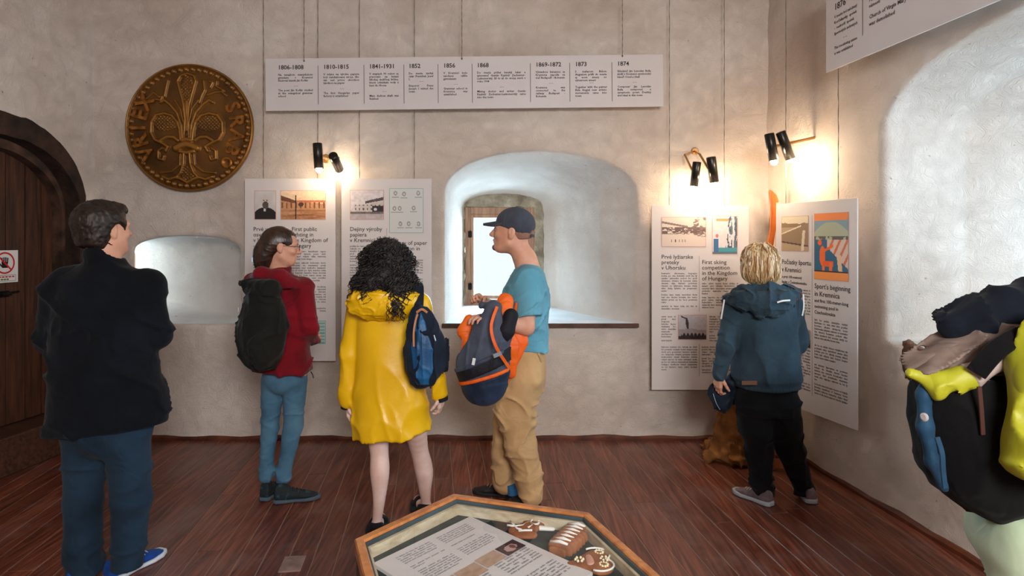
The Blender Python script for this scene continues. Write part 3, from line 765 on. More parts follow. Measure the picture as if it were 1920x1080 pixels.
def pic_skiposter(u, v):
    c = np.array([214, 206, 208.])+n2(u, v, 6, 22)[:, None]*10
    c = L3((u > .70-.22*(1-v)) & (n2(u*2, v*.7, 7, 5) > -.15), (96, 112, 120), c)
    c = L3((u > .68-.22*(1-v)) & (n2(u*2, v*.7, 9, 15) > .28), (70, 80, 96), c)
    c = L3((v < .16) & (u > .2), (76, 146, 158), c)
    c = L3((np.abs(u-.14) < .10) & (v < .40), (66, 108, 150), c)
    c = L3((np.hypot((u-.18)/.06, (v-.48)/.05) < 1), (190, 120, 120), c)
    c = L3((v < .05), (90, 110, 120), c)
    c = L3((v > .87) & (v < .95) & (u > .14) & (u < .66), (238, 150, 96), c)
    return c
def pic_jumper(u, v):
    c = np.array([186, 182, 190.])+(1-v)[:, None]*-10
    c = L3(v < .42+.1*n2(u, v, 4, 3), (158, 148, 152), c)
    c = L3(v < .14+.12*np.abs(np.sin(u*23))*(u > .1), (52, 46, 52), c)
    c = L3((np.hypot((u-.31-.12*(.7-v))/.055, (v-.66)/.24) < 1), (60, 54, 62), c)
    c = L3((np.abs(v-(.95-.5*(u-.1))) < .03) & (u < .33) & (u > .1), (70, 62, 70), c)
    return c+n2(u, v, 18, 8)[:, None]*10
def pic_pool(u, v):
    c = np.array([222, 206, 176.])+0*u[:, None]
    c = L3(v < .82+.06*n2(u, v, 6, 2), (140, 112, 82), c)
    c = L3(v < .68, (176, 150, 118), c)
    c = L3((np.abs(v-(.48+.32*u)) < .03) & (u < .75), (226, 212, 186), c)
    c = L3((v < .48+.3*u) & (v > .28-.12*u), (146, 120, 92), c)
    c = L3((np.abs(v-(.26-.12*u)) < .022), (80, 62, 48), c)
    c = L3((np.abs(u-(.82+.1*(v-.3))) < .05) & (v < .6), (218, 202, 176), c)
    return c
def pic_swimposter(u, v):
    c = np.array([128, 152, 164.])+0*u[:, None]
    c = L3((v < .86) & (v > .58) & (v < .72+.16*np.sin(u*3.1)), (170, 176, 150), c)
    c = L3((v < .66) & (v > .55) & (n2(u, v, 10, 6) > -.2), (92, 86, 84), c)
    c = L3((v < .60) & (v > .12), (40, 96, 128), c)
    c = L3((v > .46-.52*(u-.45)) & (v < .60) & (u > .4), (214, 190, 176), c)
    c = L3((v > .46-.52*(u-.45)) & (v < .60) & (u > .4) & (np.sin(u*30-v*26) > .5), (206, 110, 66), c)
    c = L3((np.hypot((u-.17)/.06, (v-.56)/.045) < 1), (236, 92, 26), c)
    c = L3((np.hypot((u-.25)/.09, (v-.36)/.15) < 1) | ((np.abs(v-(.42+.3*(u-.25))) < .022) & (u > .2) & (u < .58)), (240, 104, 34), c)
    c = L3((np.abs(u-.28) < .04) & (v < .28) & (v > .11), (238, 110, 44), c)
    c = L3((np.abs(v-.24) < .04) & (u > .25) & (u < .58), (232, 92, 30), c)
    c = L3((np.abs(u-.5) < .04) & (v < .26) & (v > .11), (238, 110, 44), c)
    c = L3((np.abs(u-(.75+.2*(.3-v))) < .06) & (v < .38) & (v > .11), (226, 190, 150), c)
    c = L3(v < .115, (240, 150, 70), c); c = L3((v < .14) & (v > .115), (60, 34, 40), c)
    c = L3(v > .90, (238, 130, 60), c)
    return c
def pic_crowd(u, v):
    c = np.array([150, 140, 130.])+0*u[:, None]
    c = L3(v < .45+.12*n2(u, v, 16, 3), (30, 26, 24), c)
    return c
def pic_map(u, v):
    c = np.array([176, 200, 196.])+0*u[:, None]; return L3((np.sin(v*44) > .3) & (u > .12) & (u < .9), (120, 164, 160), c)
M_BORD = flatmat('picture_edge', (206, 150, 130), .6); M_BORDT = flatmat('picture_edge_teal', (120, 170, 168), .6)

def cords(parent, pts, ztop, out):
    """hanging cords: pts = list of foot points"""
    for p in pts:
        p = np.array(p, float); n = 46; r = random.Random(int(p[0]*991))
        path = [p+(np.array([p[0], p[1], ztop])-p)*i/n+np.array([r.uniform(-.0012, .0012), r.uniform(-.0012, .0012), 0]) for i in range(n+1)]
        m = MB().tube(path, [.0032 if i % 2 else .0018 for i in range(n+1)], 5); m.lathe(p-Z3*.012, Z3, [(0, .002), (.004, .006), (.012, .006), (.018, .002)], 8)
        m.build('cord', M_CORD, parent)

# ================================================================ information boards on the back wall
YB = 4.985; KB = F/YB
def back_board(px, py, wpx, hpx, label):
    tl = Q(px, py, YB); e = empty('information_board', tl+np.array([wpx/KB/2, 0, -hpx/KB])); 
    tag(e, label, 'board', 'hanging information boards')
    sh = Sheet(tl, (1, 0, 0), (0, 0, -1), (0, -1, 0)); sh.slab(wpx/KB, hpx/KB, .010, 'board', M_BOARD, e)
    return e, sh
def lx(sh, px): return (px-CX)/KB-sh.tl[0]
def ly(sh, py): return sh.tl[2]-(CH-(py-HY)/KB)
def put(sh, s, px, py, size, **k): sh.text(s, lx(sh, px), ly(sh, py), size, bold=size*.005, resu=2, **k)
def pic(sh, e, x0, y0, x1, y1, fn, nx, ny, border=M_BORD, **k):
    sh.picture(lx(sh, x0), ly(sh, y0), (x1-x0)/KB, (y1-y0)/KB, fn, nx, ny, e, border=border, **k)
TS = .0445
e, sh = back_board(459, 335, 170, 342, 'white hanging board about street lighting, beside the woman in the red jacket')
pic(sh, e, 478, 358, 517, 411, pic_portrait, 40, 54, label='black and white portrait of a bearded man'); pic(sh, e, 527, 358, 610, 411, pic_square, 84, 54, label='sepia photograph of a town square')
for i, t in enumerate(('Prvé verejné', 'osvetlenie', 'v Uhorsku')): put(sh, t, 475, 433+i*10.4, TS)
for i, t in enumerate(('First public', 'lighting in', 'the Kingdom of', 'Hungary')): put(sh, t, 547, 433+i*10.4, TS)
sh.line(lx(sh, 541), ly(sh, 428), lx(sh, 541), ly(sh, 650), .0018)
body(sh, lx(sh, 475), ly(sh, 463), 60/KB, ly(sh, 645), .0195, 1); body(sh, lx(sh, 547), ly(sh, 473), 64/KB, ly(sh, 592), .0195, 2)
pic(sh, e, 596, 602, 610, 644, pic_map, 14, 40, M_BORDT); sh.flush(e)
cords(e, [Q(494, 337, YB+.007), Q(596, 337, YB+.007)], CEIL, None)
e, sh = back_board(640, 335, 169, 342, 'white hanging board about paper making, behind the curly-haired woman in yellow')
pic(sh, e, 657, 357, 719, 411, pic_house, 62, 54, label='grey photograph of a paper mill'); pic(sh, e, 731, 354, 793, 436, pic_marks, 62, 82, M_BORDT, label='pale sheet of watermark drawings')
for i, t in enumerate(('Dejiny výroby', 'papiera', 'v Kremnici')): put(sh, t, 656, 433+i*10.4, TS)
for i, t in enumerate(('History of paper', 'production in', 'Kremnica')): put(sh, t, 729, 459+i*10.4, TS)
sh.line(lx(sh, 725), ly(sh, 428), lx(sh, 725), ly(sh, 650), .0018)
body(sh, lx(sh, 656), ly(sh, 463), 62/KB, ly(sh, 650), .0195, 3); body(sh, lx(sh, 730), ly(sh, 489), 63/KB, ly(sh, 650), .0195, 4); sh.flush(e)
cords(e, [Q(674, 337, YB+.007), Q(777, 337, YB+.007)], CEIL, None)
e, sh = back_board(1222, 385, 182, 346, 'white hanging board about skiing with a ski jumper photograph, left of the blonde woman')
pic(sh, e, 1241, 408, 1323, 462, pic_skislope, 84, 54, label='photograph of skiers below a wooded slope'); pic(sh, e, 1336, 406, 1382, 476, pic_skiposter, 50, 72, label='small blue and orange skiing poster')
for i, t in enumerate(('Prvé lyžiarske', 'preteky', 'v Uhorsku')): put(sh, t, 1240, 485+i*10.2, TS)
for i, t in enumerate(('First skiing', 'competition', 'in the Kingdom', 'of Hungary')): put(sh, t, 1316, 495+i*10.2, TS)
sh.line(lx(sh, 1311), ly(sh, 480), lx(sh, 1311), ly(sh, 584), .0018); sh.line(lx(sh, 1311), ly(sh, 645), lx(sh, 1311), ly(sh, 706), .0018)
body(sh, lx(sh, 1240), ly(sh, 514), 67/KB, ly(sh, 582), .0195, 5); body(sh, lx(sh, 1316), ly(sh, 533), 68/KB, ly(sh, 582), .0195, 6)
body(sh, lx(sh, 1240), ly(sh, 595), 27/KB, ly(sh, 640), .0195, 7); body(sh, lx(sh, 1330), ly(sh, 595), 54/KB, ly(sh, 640), .0195, 8)
body(sh, lx(sh, 1240), ly(sh, 652), 67/KB, ly(sh, 700), .0195, 9); body(sh, lx(sh, 1316), ly(sh, 652), 68/KB, ly(sh, 700), .0195, 10)
pic(sh, e, 1272, 591, 1324, 636, pic_jumper, 54, 46, label='photograph of a ski jumper over a crowd'); sh.flush(e)
cords(e, [Q(1255, 387, YB+.007), Q(1358, 387, YB+.007)], CEIL, None)

# board on the right wall, hanging a little askew
pR = np.array([(1607-CX)/F*3.863, 3.863, 1.845]); pL = np.array([(1455-CX)/F*4.60, 4.60, 1.845]); wR = np.linalg.norm(pR-pL)
rr_ = unit(pR-pL); nn_ = np.array([rr_[1], -rr_[0], 0])
e = empty('information_board', (pL+pR)/2-Z3*1.40); tag(e, 'white hanging board about swimming with an orange bather poster, on the right wall', 'board', 'hanging information boards')
sh = Sheet(pL, rr_, (0, 0, -1), nn_); sh.slab(wR, 1.405, .010, 'board', M_BOARD, e)
sh.picture(.065, .095, .27, .235, pic_pool, 60, 54, e, border=M_BORD, label='sepia photograph of a swimming pool'); sh.picture(.395, .085, .295, .425, pic_swimposter, 66, 96, e, border=M_BORD, name='poster', label='orange and blue bathing poster')
for t, y, z in (('Počiatky športu', .425, .046), ('v Kremnici', .478, .046), ('a prvý 100-metrový', .522, .026), ('bazén v Československu', .558, .026)): sh.text(t, .065, y, z, bold=.0005, resu=2)
for t, y, z in (("Sport's beginning", .572, .0455), ('in Kremnica', .622, .046), ('and first 100-meter-long', .662, .030), ('swimming pool in', .700, .030), ('Czechoslovakia', .738, .030)): sh.text(t, .395, y, z, bold=.0005, resu=2)
sh.line(.372, .09, .372, 1.29, .0018)
body(sh, .065, .60, .29, .84, .0195, 11); body(sh, .065, 1.0, .29, 1.29, .0195, 12); body(sh, .395, .785, .29, 1.29, .0195, 13)
sh.picture(.065, .86, .29, .115, pic_crowd, 60, 26, e, border=M_BORD); sh.flush(e)
cords(e, [pL+rr_*.10-Z3*.01-nn_*.006, pL+rr_*.60-Z3*.01-nn_*.006], CEIL, None)

# ================================================================ timeline boards
YT = 4.95; KT = F/YT; rot = .0110
tl = Q(497, 110, YT); rv = np.array([math.cos(rot), 0, math.sin(rot)]); dv = np.array([math.sin(rot), 0, -math.cos(rot)])
Wt = 746/KT; Ht = 98/KT
e = empty('timeline_board', Q(870, 205, YT)); tag(e, 'long white timeline board for 1806 to 1874 hanging over the window', 'board', 'long timeline boards')
sh = Sheet(tl, rv, dv, (0, -1, 0)); sh.slab(Wt, Ht, .010, 'board', M_BOARD, e)
ENT = [(521, 65, '1806-1808', 'Na tunajšom evanjelickom gymnáziu v Kremnici študoval básnik Ján Kollár', 'The poet Ján Kollár studied at the evangelical grammar school', 3),
       (606, 67, '1810-1815', 'V mlyne na výrobu papiera boli nainštalované stroje. Išlo tak nad prvou uhorskou fabrikou na papier', 'The first Hungarian paper factory is established', 4),
       (692, 55, '1841-1931', 'V stupiach 90 rokov sa pracovalo na kutaní hlbokej dedičnej štôlne, ktorá odvádzala vody z baní do Hrona', 'Main dedicus shaft was finished', 5),
       (766, 46, '1852', 'Do mesta zavítal cisár František Jozef I.', 'Emperor Franz Joseph I visited the town', 2),
       (831, 45, '1856', 'V Kremnici bolo založené nižšie gymnázium', 'Grammar school in Kremnica was established', 3),
       (894, 91, '1868', 'Do mesta prišiel banský lekár a spisovateľ Gustáv Kazimír Zechenter-Laskomerský, žil tu až do svojej smrti v roku 1908', 'Mining doctor and writer Gustáv Kazimír Zechenter-Laskomerský came into the town', 4),
       (1004, 55, '1869-1872', 'Výstavbou železnice sa Kremnica napojila na trať Budapešť - Bohumín', 'Kremnica was connected to the railway Budapest - Bohumín', 3),
       (1078, 59, '1873', 'S maliarom Bélom Angyalom prišli do mesta aj nové smery vo výtvarnom umení', 'Together with the painter Béla Angyal new artistic movements came into town', 3),
       (1157, 63, '1874', 'Skladateľ Ján Levoslav Bella zložil v Kremnici symfonickú báseň Osud a ideál', 'Composer Ján Levoslav Bella composed a symphonic poem Destiny and ideal in this town', 3)]
fx = lambda px: (px-497)/KT
ss_ = .0225
for px, w, yr, a, b, nl in ENT:
    sh.text(yr, fx(px), 20.5/KT, .046, bold=.0009, resu=2)
    sh.text(a, fx(px), 32.5/KT, ss_, width=w/KT, align='JUSTIFY', bold=.0004)
    sh.text('~·~', fx(px)+w/KT/2-.012, (32.5+nl*6.05+3)/KT, ss_)
    sh.text(b, fx(px), (32.5+nl*6.05+11)/KT, ss_, width=w/KT, align='JUSTIFY', bold=.0004)
for px in (596, 682, 757, 821, 885, 994, 1068, 1147): sh.line(fx(px), 14/KT, fx(px), 87/KT, .0035)
sh.flush(e)
cords(e, [Q(570, 113, YT-.004), Q(866, 109, YT-.004), Q(1167, 104, YT-.004)], CEIL, None)
# timeline on the right wall
a0_ = RW(1.055, -.20, 2.637+.485); e = empty('timeline_board', RW(2.1, -.20, 2.637)); tag(e, 'long white timeline board starting at 1876, high over the right embrasure', 'board', 'long timeline boards')
sh = Sheet(a0_, RD, (0, 0, -1), -RN); sh.slab(2.6, .485, .010, 'board', M_BOARD, e)
sh.text('1876', .085, .125, .055, bold=.0011, resu=2)
for i, t in enumerate(('V meste bol založený', 'Korčuliarsky  spolok', '-  neskorší  spolok', 'športových zohratých')): sh.text(t, .085, .175+i*.034, .0245, bold=.0004)
sh.text('~·~', .17, .325, .026); sh.text('The ice-skating union', .085, .365, .0245, bold=.0004); sh.text('is was established', .085, .398, .0245, bold=.0004)
sh.line(.345, .03, .345, .36, .004)
sh.text('1880', .40, .06, .055, bold=.0011, resu=2)
for i, t in enumerate(('Na základe rozhodnutia', 'bol zbúraný kostol', 'Panny Márie na', 'námestí')): sh.text(t, .40, .12+i*.034, .0285, bold=.0004)
sh.text('~·~', .60, .235, .026); sh.text('Church of Virgin Mary on the square', .40, .285, .0315, bold=.0005); sh.text('was demolished', .40, .325, .0315, bold=.0005)
sh.line(1.0, .03, 1.0, .36, .004)
sh.text('1886', 1.05, .06, .055, bold=.0011, resu=2); sh.text(filler(90, 5), 1.05, .12, .0285, width=.5, align='JUSTIFY'); sh.flush(e)
cords(e, [RW(1.10, -.194, 3.11), RW(2.2, -.194, 3.11), RW(3.4, -.194, 3.11)], CEIL, None)

# ================================================================ gilded round relief
MC = Q(357, 240, 5.03); MR = .50
med = empty('round_relief', MC); tag(med, 'large round gilded coin relief with a lily, high left on the back wall', 'relief')
nrm = lambda x, y: np.array([(x-532)/495, (538-y)/495])
def mirror(pts): return [(2*522-x, y) for x, y in pts]
strokes = []
def S_(pts, w, h, mir=False):
    strokes.append((np.array([nrm(*p) for p in pts]), w/495, h))
    if mir: strokes.append((np.array([nrm(*p) for p in mirror(pts)]), w/495, h))
loop = [(478, 640), (470, 560), (452, 500), (410, 450), (350, 432), (285, 445), (248, 500), (245, 580), (275, 635), (330, 660), (378, 690), (360, 720)]
S_(loop, 12, 1, True); S_([(455, 640), (420, 615), (370, 612), (320, 640)], 14, .9, True)
S_([(490, 620), (482, 520), (450, 430), (400, 370), (350, 330), (320, 345)], 11, 1, True); S_([(505, 620), (500, 500), (478, 400), (430, 330)], 7, .8, True)
S_([(505, 600), (512, 480), (500, 360), (478, 280), (448, 180), (470, 140), (522, 120), (575, 140), (590, 180), (566, 280), (545, 360), (535, 480), (540, 600)], 9, 1)
S_([(522, 560), (522, 380), (522, 340)], 16, .8)
S_([(440, 700), (480, 680), (520, 670), (560, 680), (600, 700)], 26, 1.2); S_([(490, 640), (522, 632), (555, 640)], 18, 1.1); S_([(470, 725), (522, 735), (575, 725)], 16, 1)
S_([(500, 740), (496, 820), (470, 890), (440, 920)], 10, 1, True); S_([(470, 750), (465, 830), (400, 880), (310, 890)], 8, .6, True)
S_([(330, 920), (380, 940), (430, 925), (470, 935), (522, 965)], 12, 1, True)
S_([(330, 700), (300, 720), (300, 780), (335, 790), (345, 760)], 9, .9, True)
S_([(350, 300), (362, 240), (375, 175)], 8, .9); S_([(240, 330), (280, 322), (320, 330), (330, 300)], 8, .8); S_([(200, 320), (260, 270), (300, 300)], 7, .6)
S_([(680, 290), (740, 268), (790, 262), (815, 285)], 8, .9); S_([(750, 180), (745, 220), (800, 250)], 8, .8); S_([(620, 350), (640, 290), (660, 250), (650, 180)], 10, .8); S_([(690, 180), (720, 190), (700, 230)], 7, .7)
nr, na = 130, 440
rr2 = np.linspace(0, 1, nr+1)[1:]; aa = np.linspace(0, 2*math.pi, na, endpoint=False)
Rg, Ag = np.meshgrid(rr2, aa, indexing='ij'); X = (Rg*np.cos(Ag)).ravel(); Yv = (Rg*np.sin(Ag)).ravel()
P2 = np.stack([X, Yv], 1); Hh = np.zeros(len(P2))
for pts, w, h in strokes:
    d = np.full(len(P2), 9.)
    for a, b in zip(pts[:-1], pts[1:]):
        ab = b-a; t = np.clip(((P2-a) @ ab)/(ab @ ab), 0, 1); d = np.minimum(d, np.linalg.norm(P2-a-t[:, None]*ab, axis=1))
    Hh = np.maximum(Hh, h*np.exp(-(d/(w*.95))**4))
hat = (np.abs(np.sin((X+Yv)*58)) < .22) | (np.abs(np.sin((X-Yv)*58)) < .22)
e1 = (((X+.36)/.19)**2+((Yv-.07)/.13)**2 < 1) | (((X-.32)/.19)**2+((Yv-.07)/.13)**2 < 1)
e2 = ((X+.02)/.085)**2+((Yv-.62)/.22)**2 < 1
e3 = ((X+.02)/.10)**2+((Yv+.72)/.13)**2 < 1
cell = e1 | e2 | e3; Hh = np.where(cell & (Hh < .3), np.where(hat, .55, .12), Hh)
nb_ = 58; bead = np.zeros(len(P2))
for k in range(nb_):
    a = 2*math.pi*k/nb_; d = np.hypot(X-.915*math.cos(a), Yv-.915*math.sin(a)); bead = np.maximum(bead, np.where(d < .036, np.sqrt(np.maximum(0, 1-(d/.036)**2)), 0))
Hh = np.maximum(Hh, bead*.9); Hh = np.maximum(Hh, np.exp(-((Rg.ravel()-.985)/.02)**4)*.8)
Hh += .35*np.maximum(0, noise3(np.stack([X, Yv, X*0], 1), (3.2, 3.2, 1), 5, 3))*(Rg.ravel() < .85)
dome = .02*(1-Rg.ravel()**2)
depth = .018*Hh+dome+.015
depth = np.where(Rg.ravel() > .995, .0, depth)
V = np.stack([MC[0]+X*MR, MC[1]-depth, MC[2]+Yv*MR], 1); V = np.vstack([V, [[MC[0], MC[1]-.035, MC[2]]]])
ii, jj = np.meshgrid(np.arange(nr-1), np.arange(na), indexing='ij'); ii = ii.ravel(); jj = jj.ravel(); j2 = (jj+1) % na
Fq = np.stack([ii*na+jj, (ii+1)*na+jj, (ii+1)*na+j2, ii*na+j2], 1)
fl_ = [tuple(q) for q in Fq.tolist()]+[(len(V)-1, j, (j+1) % na) for j in range(na)]
def gold_mat():
    m, nt, b = nmat('gilded_plaster'); L = nt.links.new
    a = N(nt, 'ShaderNodeVertexColor'); a.layer_name = 'Col'; L(a.outputs[0], b.inputs['Base Color'])
    b.inputs['Metallic'].default_value = .55; b.inputs['Roughness'].default_value = .42
    tc = N(nt, 'ShaderNodeTexCoord'); n = N(nt, 'ShaderNodeTexNoise'); n.inputs['Scale'].default_value = 45; n.inputs['Detail'].default_value = 5; L(tc.outputs['Object'], n.inputs['Vector'])
    bp = N(nt, 'ShaderNodeBump'); bp.inputs['Strength'].default_value = .4; bp.inputs['Distance'].default_value = .004; L(n.outputs['Fac'], bp.inputs['Height']); L(bp.outputs[0], b.inputs['Normal']); return m
M_GOLD = gold_mat()
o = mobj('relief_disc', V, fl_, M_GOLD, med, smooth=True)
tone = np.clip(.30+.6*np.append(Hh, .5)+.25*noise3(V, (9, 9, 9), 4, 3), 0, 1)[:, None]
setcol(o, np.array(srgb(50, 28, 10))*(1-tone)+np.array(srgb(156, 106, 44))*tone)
M_GOLD2 = mat('gilded_letters', (104, 64, 24), (176, 112, 44), rough=.42, metal=.55, scale=20, bump=.3)
def ring_letters(txt, a0, da, r=.765):
    for i, ch in enumerate(txt):
        if ch == ' ': continue
        a = a0-da*i; Vt, Ft = text_mesh(ch, .155, align='CENTER', bold=.004, resu=2)
        Vt = Vt-np.array([0, .05]); ca, sa = math.cos(a), math.sin(a)
        ang = a-math.pi/2; c2, s2 = math.cos(ang), math.sin(ang)
        vs = []; n = len(Vt)
        for hgt in (.012, .026):
            for v in Vt: vs.append((MC[0]+r*MR*ca+v[0]*c2-v[1]*s2, MC[1]-hgt-.018, MC[2]+r*MR*sa+v[0]*s2+v[1]*c2))
        from collections import Counter
        ec = Counter(); dr = {}
        for f in Ft:
            for q in range(len(f)): ed = (f[q], f[(q+1) % len(f)]); ec[tuple(sorted(ed))] += 1; dr[tuple(sorted(ed))] = ed
        fs = [tuple(x+n for x in f) for f in Ft]+[(dr[k][0], dr[k][1], dr[k][1]+n, dr[k][0]+n) for k, c in ec.items() if c == 1]
        mobj('letter', vs, fs, M_GOLD2, med)
ring_letters('VRIEX', math.radians(212), math.radians(15.5)); ring_letters('SRAB', math.radians(24), math.radians(17))
m = MB().lathe(MC+np.array([.30*1, -.034, -.275]), (0, -1, 0), [(0, .045), (.008, .045), (.012, .038), (.012, .026), (.006, .022), (.006, .0)], 24, closed=False); m.build('rosette', M_GOLD2, med, smooth=True)

# ================================================================ wall spotlights
M_BRASS = flatmat('brass', (196, 150, 96), .35, .7); M_CYL = flatmat('black_lacquer', (30, 26, 22), .32, .35, spec=.6)
M_CYLI = flatmat('shade_inner', (220, 210, 190), .5)
def bulbmat():
    m, nt, b = nmat('lit_bulb'); b.inputs['Emission Color'].default_value = (1, .80, .58, 1); b.inputs['Emission Strength'].default_value = 45; return m
M_BULB = bulbmat(); WARM = (1.0, .76, .50)
def spot(lamp, top, bot, r, power, bulb=True, out=.02):
    top = np.array(top); bot = np.array(bot); d = unit(bot-top); L_ = np.linalg.norm(bot-top)
    prof = [(0, r*.35), (.002, r*.9), (.006, r), (L_, r), (L_, r*.93), (L_-.07, r*.9), (L_-.09, r*.2)]
    c = MB().lathe(top, d, prof, 24, closed=True).build('lamp_shade', M_CYL, lamp, smooth=False)
    for p_ in c.data.polygons: p_.use_smooth = len(p_.vertices) == 4
    b = MB().lathe(bot-d*.05, d, [(0, .012), (.02, .014), (.035, .022), (.05+out*.4, .026), (.05+out, .022), (.05+out+.012, .010)], 16).build('bulb', M_BULB, c, smooth=True)
    b.parent = c
    li = bpy.data.lights.new('bulb_light', 'POINT'); li.energy = power*.95; li.color = WARM; li.shadow_soft_size = .022
    lo = bpy.data.objects.new('bulb_light', li); COL.objects.link(lo); lo.location = bot+d*(out+.022); lo.rotation_euler = look_rot(d)
    return c
def rod(lamp, pts, r, name='arm', m=None): return MB().tube(pts, r, 8).build(name, m or M_BRASS, lamp, smooth=False)
# 1: left of the window
lp = empty('wall_spotlight', Q(612, 296, 5.06)); tag(lp, 'twin spotlight with black cylinders above the street lighting board', 'lamp', 'twin wall spotlights')
spot(lp, Q(595, 268, 4.82), Q(598, 316, 4.82), .035, 4); spot(lp, Q(624, 291, 4.76), Q(636, 317, 4.94), .034, 1.6, out=.0)
rod(lp, [Q(600, 295, 4.88), Q(612, 296, 4.95), Q(636, 296, 4.93)], .008); rod(lp, [Q(612, 298, 5.07), Q(612, 298, 4.94)], .010)
MB().lathe(Q(612, 298, 5.085), (0, -1, 0), [(0, .035), (.015, .035), (.02, .028)], 20).build('wall_plate', M_BRASS, lp)
# 2: right of the window
lp = empty('wall_spotlight', Q(1300, 285, 5.06)); tag(lp, 'twin spotlight on a bent brass frame above the skiing board', 'lamp', 'twin wall spotlights')
spot(lp, Q(1307, 303, 4.90), Q(1301, 349, 4.93), .032, 8, out=.0); spot(lp, Q(1333, 294, 4.86), Q(1339, 341, 4.90), .036, 8, out=.0)
rod(lp, [Q(1284, 290, 4.98), Q(1299, 322, 4.91)], .008); rod(lp, [Q(1284, 290, 4.98), Q(1302, 284, 5.07), Q(1312, 289, 4.98)], .008); rod(lp, [Q(1312, 289, 4.98), Q(1329, 318, 4.88)], .009)
MB().lathe(Q(1302, 284, 5.085), (0, -1, 0), [(0, .03), (.015, .03), (.02, .024)], 20).build('wall_plate', M_BRASS, lp)
# 3: right wall by the corner
lp = empty('wall_spotlight', RW(.66, -.02, 2.27)); tag(lp, 'twin spotlight on a long brass arm reaching from the right wall near the corner', 'lamp', 'twin wall spotlights')
spot(lp, Q(1442, 250, 4.46), Q(1451, 301, 4.46), .034, 8, out=.02); spot(lp, Q(1463, 247, 4.44), Q(1482, 298, 4.46), .034, 10, out=.012)
rod(lp, [Q(1450, 275, 4.46), Q(1475, 270, 4.46), Q(1531, 257, 4.46)], .010)
MB().lathe(Q(1533, 257, 4.46), (-1, 0, 0), [(-.03, .026), (.015, .026), (.02, .02)], 20).build('wall_plate', M_BRASS, lp)
# ================================================================ people
def cloth(name, c1, c2, rough=.9, bs=420, bump=.35, sheen=.15, scale=9, wr=.012, **k): return mat(name, c1, c2, rough=rough, scale=scale, bump=bump, bscale=bs, bdist=.0015, spec=.15, sheen=sheen*.3, wr=wr, **k)
M_SKIN = mat('skin', (196, 138, 112), (214, 160, 134), rough=.55, scale=14, bump=.15, bscale=300, bdist=.0006, sss=.12)
M_SKINP = mat('pale_skin', (214, 176, 162), (232, 200, 188), rough=.5, scale=9, bump=.12, bscale=300, bdist=.0006, sss=.12)
M_EYE = flatmat('eye_white', (225, 220, 214), .2); M_IRIS = flatmat('eye_iris', (60, 42, 30), .2); M_LIP = flatmat('lips', (168, 96, 86), .5); M_BROW = flatmat('eyebrow', (58, 38, 28), .9)

def frame(yaw, pitch=0, roll=0):
    """columns: right, forward, up; yaw 0 looks along +Y, +90 looks to +X"""
    f = np.array([math.sin(yaw)*math.cos(pitch), math.cos(yaw)*math.cos(pitch), math.sin(pitch)])
    r = np.array([math.cos(yaw), -math.sin(yaw), 0]); u = np.cross(r, f)
    if roll: c, s = math.cos(roll), math.sin(roll); r, u = r*c+u*s, u*c-r*s
    return np.stack([r, f, u], 1)
def head_sdf(S, c, R, sc=1.0, jaw=1.0):
    """c = centre of the skull; adds skull, face, nose, ears to S"""
    W = lambda x, y, z: c+R @ (np.array([x, y, z])*sc)
    E = lambda p, r, k=.02, sub=False: S.ell(W(*p), np.array(r)*sc, R=R, k=k*sc, sub=sub)
    E((0, -.012, .025), (.074, .094, .088), .03)
    E((0, .028, -.03), (.062*jaw, .064, .085), .04)
    E((0, .052, -.088), (.034*jaw, .032, .026), .03)                        # chin
    S.cap(W(-.054, .005, -.062), W(-.022, .06, -.092), .020*sc, .018*sc, k=.03*sc); S.cap(W(.054, .005, -.062), W(.022, .06, -.092), .020*sc, .018*sc, k=.03*sc)
    S.cap(W(-.04, .078, .022), W(.04, .078, .022), .012*sc, .012*sc, k=.018*sc)      # brow
    for sx in (-1, 1):
        E((sx*.031, .092, .004), (.017, .014, .011), .012, True)
        E((sx*.031, .074, .004), (.0135, .0135, .0125), .004)
        E((sx*.040, .062, -.026), (.020, .020, .016), .02)                  # cheek
        # ear: shell with a hollow
        E((sx*.080, -.010, -.004), (.009, .019, .033), .006); E((sx*.090, -.004, .002), (.006, .010, .018), .004, True); E((sx*.077, -.004, -.03), (.008, .010, .012), .006)
    S.cap(W(0, .086, .012), W(0, .112, -.026), .0075*sc, .011*sc, k=.010*sc); S.cap(W(-.010, .100, -.031), W(.010, .100, -.031), .008*sc, .008*sc, k=.008*sc)
    S.cap(W(-.014, .087, -.052), W(.014, .087, -.052), .0075*sc, .0075*sc, k=.010*sc); S.cap(W(-.012, .085, -.063), W(.012, .085, -.063), .0085*sc, .0085*sc, k=.008*sc)
    S.cap(W(-.020, .097, -.0575), W(.020, .097, -.0575), .0018*sc, .0018*sc, k=.003*sc, sub=True)
    return W
def face_parts(c, R, sc, body):
    W = lambda x, y, z: c+R @ (np.array([x, y, z])*sc)
    e = MB(); 
    for sx in (-1, 1):
        m = MB().lathe(W(sx*.031, .0800, .004), R[:, 1], [(-.004, .011*sc), (.003, .0098*sc), (.006, .0075*sc), (.0078, .004*sc)], 14); m.build('eye', M_EYE, body, smooth=True)
        m = MB().lathe(W(sx*.031, .0862, .004), R[:, 1], [(0, .0052*sc), (.0018, .0045*sc)], 12); m.build('iris', M_IRIS, body)
        MB().tube([W(sx*.016, .092, .021), W(sx*.032, .091, .0255), W(sx*.048, .080, .021)], [.0028, .0038, .002], 6).build('eyebrow', M_BROW, body, smooth=True)
    MB().tube([W(-.021, .087, -.057), W(-.010, .0955, -.0545), W(0, .097, -.056), W(.010, .0955, -.0545), W(.021, .087, -.057)], [.0018, .004, .0042, .004, .0018], 6).build('lips', M_LIP, body, smooth=True)
